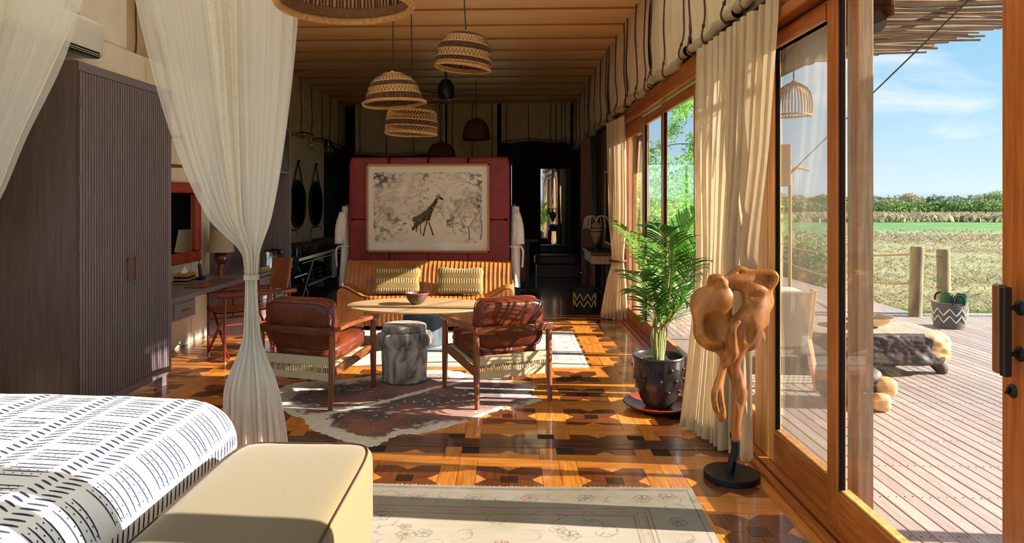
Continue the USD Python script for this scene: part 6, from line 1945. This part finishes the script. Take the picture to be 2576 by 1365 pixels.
for k, (y_, h_, lab) in enumerate(((12.35, .36, 'tall dark lidded basket woven with a zigzag, under the washstand'), (12.85, .30, 'dark herringbone basket next to the tallest one under the washstand'), (13.38, .24, 'short dark herringbone basket behind the hanging towel'))):
    t = thing('laundry_basket', lab, 'basket', loc=(-3.66, y_, .193), group='herringbone baskets under the washstand')
    part(t, 'body', lathe([(0, 0), (.16, 0), (.19, .02), (.19, h_ - .02), (.185, h_), (0, h_)], 30), 'black_weave', smooth=40)
    mb = MB()
    for q in range(26):
        a0 = q * 2 * PI / 26
        for zc in np.arange(.03, h_ - .05, .075):
            aa_ = a0 + np.array([0, .12, .24]); zz_ = zc + np.array([0, .035, 0])
            mb.add(*tube(np.stack([.192 * np.cos(aa_), .192 * np.sin(aa_), zz_], 1), .004, 4, cap=False))
    part(t, 'herringbone', mb, 'khaki_yarn', kind='stuff')
t = thing('hand_towel', 'cream hand towel hanging over the washstand bar', 'towel')
mb = MB()
for dx in (-.02, .018):
    y = np.linspace(13.05, 13.42, 12); z = np.linspace(.16 if dx > 0 else .30, .615, 10)
    gy, gz = np.meshgrid(y, z, indexing='ij')
    mb.add(*grid(np.stack([-3.33 + dx + .008 * np.sin(gy * 40) * (gz < .6), gy, gz], -1)))
gy, ga = np.meshgrid(np.linspace(13.05, 13.42, 12), np.linspace(0, PI, 8), indexing='ij')
mb.add(*grid(np.stack([-3.33 + .019 * np.cos(ga), gy, .614 + .019 * np.sin(ga)], -1)))
part(t, 'cloth', mb, 'robe', smooth=60)
solo('blue_bin', boxl((-3.55, 14.25, .194), (-3.43, 14.45, .44), .01), 'teal', 'narrow blue box at the end of the washstand shelf', 'box')
for k, (x_, y_, h_, r_, lab) in enumerate(((-3.82, 11.35, .26, .055, 'tall cork-topped glass jar at the end of the washstand'), (-3.60, 11.45, .17, .04, 'slim clear bottle in front of the tall jar on the washstand'), (-3.50, 11.62, .16, .035, 'short clear bottle beside the nearer stone basin'))):
    t = thing('glass_jar', lab, 'jar', loc=(x_, y_, .69))
    part(t, 'glass', lathe([(0, 0), (r_, 0), (r_, h_ * .8), (r_ * .6, h_ * .92), (r_ * .6, h_), (0, h_)], 20), 'glass_clear', smooth=40)
    part(t, 'stopper', lathe([(0, h_), (r_ * .7, h_), (r_ * .7, h_ + .03), (0, h_ + .03)], 16), 'red_frame')


def robe(label, x, sx):
    t = thing('bath_robe', label, 'robe', group='white robes beside the red panel')
    n, m = 26, 40
    a = np.linspace(0, 2 * PI, n); z = np.linspace(.44, 1.52, m)
    za, A = np.meshgrid(z, a, indexing='ij')
    u = (1.52 - za) / 1.08
    w = .04 + .10 * np.clip(u * 5, 0, 1) - .045 * np.exp(-((za - 1.0) / .09) ** 2) + .045 * np.clip((.9 - za) / .45, 0, 1)
    d_ = .05 + .02 * u + .008 * np.sin(A * 5 + za * 9)
    P = np.stack([x + sx * (.055 + d_ * np.cos(A)) , 9.76 + w * 1.25 * np.sin(A), za + .01 * np.sin(A * 3)], -1)
    part(t, 'gown', grid(P, sx > 0), 'robe', smooth=True)
    part(t, 'belt', turn(ring((0, 0), .085, .125, 0, .016, 8, 30), t=(x + sx * .055, 9.76, .98)), 'robe', smooth=True)
    part(t, 'belt_end', tube(smooth_path([(x + sx * .13, 9.66, .98), (x + sx * .16, 9.64, .92), (x + sx * .15, 9.64, .70)], 12), .014, 6), 'robe', smooth=True)
    part(t, 'sleeve', tube(smooth_path([(x + sx * .07, 9.65, 1.44), (x + sx * .11, 9.62, 1.25), (x + sx * .115, 9.63, 1.02)], 16), np.linspace(.05, .065, 16), 12), 'robe', smooth=True)
    part(t, 'hook', tube([(x, 9.76, 1.53), (x + sx * .06, 9.76, 1.54)], .010, 8), 'brass')


robe('white towelling robe hanging on the washstand side of the red panel', -2.225, -1)
robe('white towelling robe with a tied belt hanging on the mirror side of the red panel', .005, 1)
t = thing('tall_mirror', 'tall frameless mirror on the dark wall at the far end', 'mirror')
part(t, 'mirror_glass', boxl((.70, 16.885, .20), (1.41, 16.899, 2.36), .003), 'mirror')
t = thing('clothes_stand', 'dark wooden stand draped with a pale cloth before the dark wall', 'stand', loc=(.30, 12.5, 0))
part(t, 'post', boxl((-.025, -.025, .04), (.025, .025, .88), .004), 'brown_dark')
part(t, 'base', boxl((-.14, -.14, 0), (.14, .14, .04), .006), 'brown_dark')
part(t, 'shelf', boxl((-.22, -.10, .88), (.18, .12, .92), .005), 'brown_dark')
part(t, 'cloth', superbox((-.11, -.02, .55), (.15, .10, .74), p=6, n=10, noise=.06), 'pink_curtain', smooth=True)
t = thing('bench', 'low dark padded bench below the tall mirror', 'bench', loc=(1.0, 15.2, 0))
part(t, 'pad', superbox((0, 0, .36), (1.0, .60, .20), p=8, n=12), 'charcoal_side', smooth=True)
part(t, 'base', boxl((-.46, -.27, 0), (.46, .27, .27), .01), 'charcoal_side')

# console table with headdress
t = thing('console_table', 'old carved console table with a bleached drawer end against the reed wall', 'table', loc=(1.36, 11.1, 0))
part(t, 'top', boxl((-.185, -.60, .80), (.19, .60, .84), .006), 'brown_dark')
part(t, 'apron', boxl((-.16, -.55, .66), (.17, .55, .799), .004), 'brown_dark')
part(t, 'drawer_end', boxl((-.17, -.556, .67), (.165, -.5505, .79), .003), 'grey_wood', label='bleached carved drawer end')
for sx in (-.13, .14):
    for sy in (-.5, .5):
        part(t, 'leg', turn(lathe([(0, 0), (.018, 0), (.030, .03), (.018, .06), (.026, .12), (.034, .30), (.020, .36), (.036, .42), (.022, .46), (.034, .52), (.034, .66), (0, .66)], 16), t=(sx, sy, 0)), 'brown_dark', smooth=50)
t = thing('headdress', 'beaded tribal headdress with drooping fibres on a stand upon the console', 'headdress', loc=(1.33, 11.15, .84))
part(t, 'stand_foot', lathe([(0, 0), (.09, 0), (.09, .02), (.012, .03), (.012, .14), (0, .14)], 20), 'plastic_black', smooth=40)
part(t, 'cap', lathe([(0, .10), (.03, .10), (.06, .17), (.095, .27), (.105, .34), (.09, .38), (.04, .42), (0, .43)], 28), 'headdress_hide', smooth=50)
for z, r_ in ((.285, .102), (.34, .108)):
    part(t, 'bead_row', ring((0, 0), r_, r_, z, .007, 6, 30), 'black_weave')
r6 = np.random.default_rng(17)
for k in range(16):
    a = r6.uniform(0, 2 * PI) if k > 8 else PI + r6.uniform(-.9, .9)
    L = r6.uniform(.10, .20)
    pth = smooth_path([(0, 0, .42), (.05 * math.cos(a), .05 * math.sin(a), .52), (L * math.cos(a), L * math.sin(a) * .8, .50), (L * 1.25 * math.cos(a), L * math.sin(a), .33)], 12)
    part(t, 'fibre', tube(pth, .008, 5), 'cord', smooth=60)


def zigzag_basket(label, loc, r0, r1, h, mat, yarn, group=None, nz=8, rows=(.35, .62), handle=True):
    t = thing('zigzag_basket', label, 'basket', loc=loc)
    mb = MB()
    nc = 16
    prof = []
    for k in range(nc):
        z = h * (k + .5) / nc
        r_ = r0 + (r1 - r0) * k / nc
        prof += [(r_, z - h / nc * .45), (r_ + .005, z), (r_, z + h / nc * .45)]
    v, f = lathe([(0, 0)] + prof + [(r1 - .012, h), (r1 - .02, h - .03), (r0 - .02, .03), (0, .03)], 40)
    part(t, 'woven_body', (v, f), mat, smooth=35)
    for zr in rows:
        a = np.linspace(0, 2 * PI, nz * 8 + 1)[:-1]
        tri = np.abs(((a * nz / (2 * PI)) % 1) * 2 - 1)
        z = h * (zr - .10) + tri * h * .26
        rr_ = r0 + (r1 - r0) * z / h + .007
        part(t, 'zigzag', tube(np.stack([rr_ * np.cos(a), rr_ * np.sin(a), z], 1), h * .024, 5, closed=True), yarn, smooth=60)
    if handle:
        for sg in (-1, 1):
            part(t, 'handle', tube(smooth_path([(-.07, sg * (r1 - .006), h - .02), (-.06, sg * (r1 - .006), h + .07), (0, sg * (r1 - .02), h + .10), (.06, sg * (r1 - .006), h + .07), (.07, sg * (r1 - .006), h - .02)], 20), .011, 7), 'black_weave', smooth=60)
    return t


zigzag_basket('black basket with gold zigzags on the floor by the console legs', (1.06, 10.28, 0), .150, .155, .36, 'black_weave', 'khaki_yarn', handle=False, nz=9)
t = thing('framed_mirror', 'tall framed glass on the reed wall above the console', 'mirror')
for lo, hi in (((1.55, 10.80, .90), (1.574, 11.85, .94)), ((1.55, 10.80, 2.05), (1.574, 11.85, 2.09)), ((1.55, 10.80, .94), (1.574, 10.84, 2.05)), ((1.55, 11.81, .94), (1.574, 11.85, 2.05))):
    part(t, 'frame_bar', boxl(lo, hi, .004), 'walnut')
part(t, 'mirror_glass', boxl((1.562, 10.84, .94), (1.570, 11.81, 2.05)), 'dark_mirror')

# ------------------------------------------------------------- on the veranda
t = thing('slab_table', 'low live-edge log table with a charred side and sawn ends on the deck', 'table', loc=(3.40, 7.10, -.03))
u, w_ = np.meshgrid(np.linspace(0, 1, 60), np.linspace(0, 1, 40), indexing='ij')


def log_block(c, s, seed, nz=.10, p=7, n=34, R=None):
    v, f = superbox((0, 0, 0), s, p=p, n=n, R=R)
    q = v / np.array(s)
    d_ = (meshkit.fbm(v * 4.2 + seed * 3, 4, seed) - .5)
    gr = (meshkit.fbm(v * V(3, 12, 12) + seed, 3) - .5)
    keep = np.clip(((np.array(s)[2] / 2 - v[:, 2]) / .05), .12, 1)[:, None]
    return v * (1 + nz * 1.5 * d_[:, None] * keep) + (gr * .014)[:, None] * keep * V(.3, 1, .6) + np.asarray(c), f


v, f = log_block((.02, 0, .255), (1.36, .78, .32), 4, .16, n=96)
v[:, 2] = np.minimum(v[:, 2], .415)
cen_ = v[f].mean(1); nrm_ = np.cross(v[f[:, 1]] - v[f[:, 0]], v[f[:, 2]] - v[f[:, 0]]); nrm_ /= np.maximum(np.linalg.norm(nrm_, axis=1, keepdims=True), 1e-12)
topm = (cen_[:, 2] > .40) & (nrm_[:, 2] > .3)
edge_n = meshkit.fbm(cen_ * 6, 3)
cut = ~topm & (cen_[:, 0] + .35 * (edge_n - .5) + .45 * (cen_[:, 2] - .25) > .50)
for nm, msk, mat in (('slab_top', topm, 'log_top'), ('sawn_end', cut, 'log_cut'), ('charred_side', ~topm & ~cut, 'log_dark')):
    part(t, nm, (v, f[msk]), mat, smooth=50)
part(t, 'root_leg', tube(smooth_path([(.46, -.18, .24), (.58, -.20, .16), (.66, -.20, .06), (.68, -.2, 0)], 14), np.linspace(.10, .045, 14), 10), 'log_dark', smooth=60)
part(t, 'root_leg', tube(smooth_path([(.30, .1, .2), (.34, .12, .08), (.36, .12, 0)], 10), np.linspace(.12, .08, 10), 10), 'log_dark', smooth=60)
part(t, 'root_leg', tube(smooth_path([(-.40, 0, .2), (-.45, 0, .08), (-.46, 0, 0)], 10), np.linspace(.14, .10, 10), 10), 'log_dark', smooth=60)
t = thing('wooden_bowl', 'shallow turned pale wooden bowl on the log table', 'bowl', loc=(3.46, 7.05, .387))
part(t, 'body', lathe([(0, 0), (.09, 0), (.17, .035), (.225, .085), (.232, .095), (.215, .095), (.15, .045), (0, .025)], 40), 'bowl_wood', smooth=40)
t = thing('log_stool', 'small charred root stool with sawn tan knobs in front of the log table', 'stool', loc=(2.74, 5.84, -.03))
part(t, 'stump', log_block((-.02, .02, .17), (.44, .36, .30), 9, .22, p=4, n=24), 'log_dark', smooth=50)
part(t, 'sawn_knob', turn(log_block((0, 0, 0), (.17, .15, .15), 12, .12, p=3, n=16), t=(.20, -.12, .17)), 'log_cut', smooth=50)
part(t, 'sawn_knob', turn(log_block((0, 0, 0), (.14, .12, .14), 14, .12, p=3, n=14), t=(.13, -.2, .07)), 'log_cut', smooth=50)
zigzag_basket('grey basket with white zigzags holding green towels at the veranda edge', (5.66, 9.42, -.03), .175, .20, .33, 'grey_weave', 'white_yarn', nz=9)
for k, (dx, dy, lab) in enumerate(((-.05, .04, 'rolled green towel standing in the basket, nearer the railing post'), (.09, -.02, 'rolled green towel standing in the basket, on the open deck side'))):
    t = thing('rolled_towel', lab, 'towel', loc=(5.66 + dx, 9.42 + dy, .01), group='rolled green towels')
    th = np.linspace(0, 5.2 * PI, 90); rr_ = .022 + .045 * th / th[-1]
    sp = np.stack([rr_ * np.cos(th), rr_ * np.sin(th)], 1)
    S = np.stack([np.c_[sp, np.full(90, 0)], np.c_[sp * 1.0, np.full(90, .40)]], 0)
    mb = MB(); mb.add(*grid(S)); mb.add(*grid(S, True)); v, f = lathe([(0, .385), (.062, .395), (.070, .38), (.070, .01), (0, .01)][::-1], 24); mb.add(v, f)
    part(t, 'roll', turn(mb.get(), rotm(ry=.10 + .06 * k)), 'green_towel', smooth=50)
t = thing('veranda_armchair', 'pale wood veranda armchair with woven back and green-grey cushions behind the screen', 'armchair', loc=(2.23, 6.55, -.0215), rz=8)
for sx in (-1, 1):
    part(t, 'back_leg', beam((sx * .33, -.42, 0), (sx * .33, -.27, .42), .045, .055, .006), 'pale_teak')
    part(t, 'back_post', beam((sx * .33, -.27, .40), (sx * .33, -.36, .86), .045, .05, .006), 'pale_teak')
    part(t, 'front_leg', beam((sx * .33, .34, 0), (sx * .33, .33, .40), .045, .05, .006), 'pale_teak')
    part(t, 'side_rail', beam((sx * .33, -.30, .36), (sx * .33, .36, .39), .035, .06, .005), 'pale_teak')
part(t, 'back_weave', boxm((0, -.335, .60), (.62, .03, .50), .008, rotm(rx=.19)), 'outdoor_weave')
part(t, 'apron_weave', boxm((0, -.28, .33), (.62, .02, .10), .004), 'outdoor_weave')
part(t, 'seat_frame', boxl((-.32, -.28, .34), (.32, .36, .37), .004), 'pale_teak')
part(t, 'seat_cushion', superbox((0, .05, .43), (.60, .62, .12), p=6, n=14), 'outdoor_cushion', smooth=True)
part(t, 'back_cushion', superbox((0, -.24, .66), (.60, .15, .42), p=5, n=14, R=rotm(rx=.18)), 'outdoor_cushion', smooth=True)
t = thing('veranda_rug', 'grey and white woven outdoor rug under the veranda armchair', 'rug')
part(t, 'weave', boxl((1.80, 6.45, -.0295), (3.2, 8.6, -.022)), 'outdoor_weave')
for k in range(3):
    mb = MB()
    for x in np.arange(1.82, 3.18, .045):
        mb.add(*beam((x, 6.47 + .10 * k, -.0215), (x + .0225, 6.52 + .10 * k, -.0215), .012, .003)); mb.add(*beam((x + .0225, 6.52 + .10 * k, -.0215), (x + .045, 6.47 + .10 * k, -.0215), .012, .003))
    part(t, 'zigzag_stripe', mb, 'white_yarn', kind='stuff')
pendant('bamboo_lamp', 'domed bamboo cage lamp hanging outside behind the insect screen', (2.755, 7.05, 2.43), [(.165, 0), (.17, .06), (.165, .15), (.14, .24), (.085, .30), (.03, .32)], [(0, .31, 'cage')], .010, (0, 0), 3.2, mats=('rattan_grey', 'rattan_grey'), seed=8, weave=False, group='veranda lamps')
t = thing('box_lantern', 'square woven box lantern on a bent pole outside behind the insect screen', 'lantern', loc=(2.26, 6.55, 1.73))
part(t, 'shade', boxl((-.20, -.20, 0), (.20, .20, .37), .006), 'lantern_weave')
part(t, 'pole', tube(smooth_path([(0, 0, .01), (-.1, .1, -.25), (-.35, .3, -.6), (-.42, .35, -1.0), (-.42, .35, -1.748)], 24), .018, 8), 'pale_teak', smooth=60)
t = thing('rope_cleat', 'forked branch cleat tying the guy rope outside the insect screen', 'cleat', loc=(3.32, 8.35, 1.98))
part(t, 'fork', tube(smooth_path([(-.10, 0, -.03), (0, 0, .0), (.12, 0, -.03)], 12), np.linspace(.022, .010, 12), 8), 'pale_teak', smooth=60)
part(t, 'rope', tube([(-.12, 0, -.10), (-.03, -.05, .02), (-.018, -.14, .065)], .009, 7), 'rope', smooth=60)
part(t, 'post', tube([(-.10, 0, -2.01), (-.10, 0, .02)], .022, 8), 'pale_teak', smooth=60)
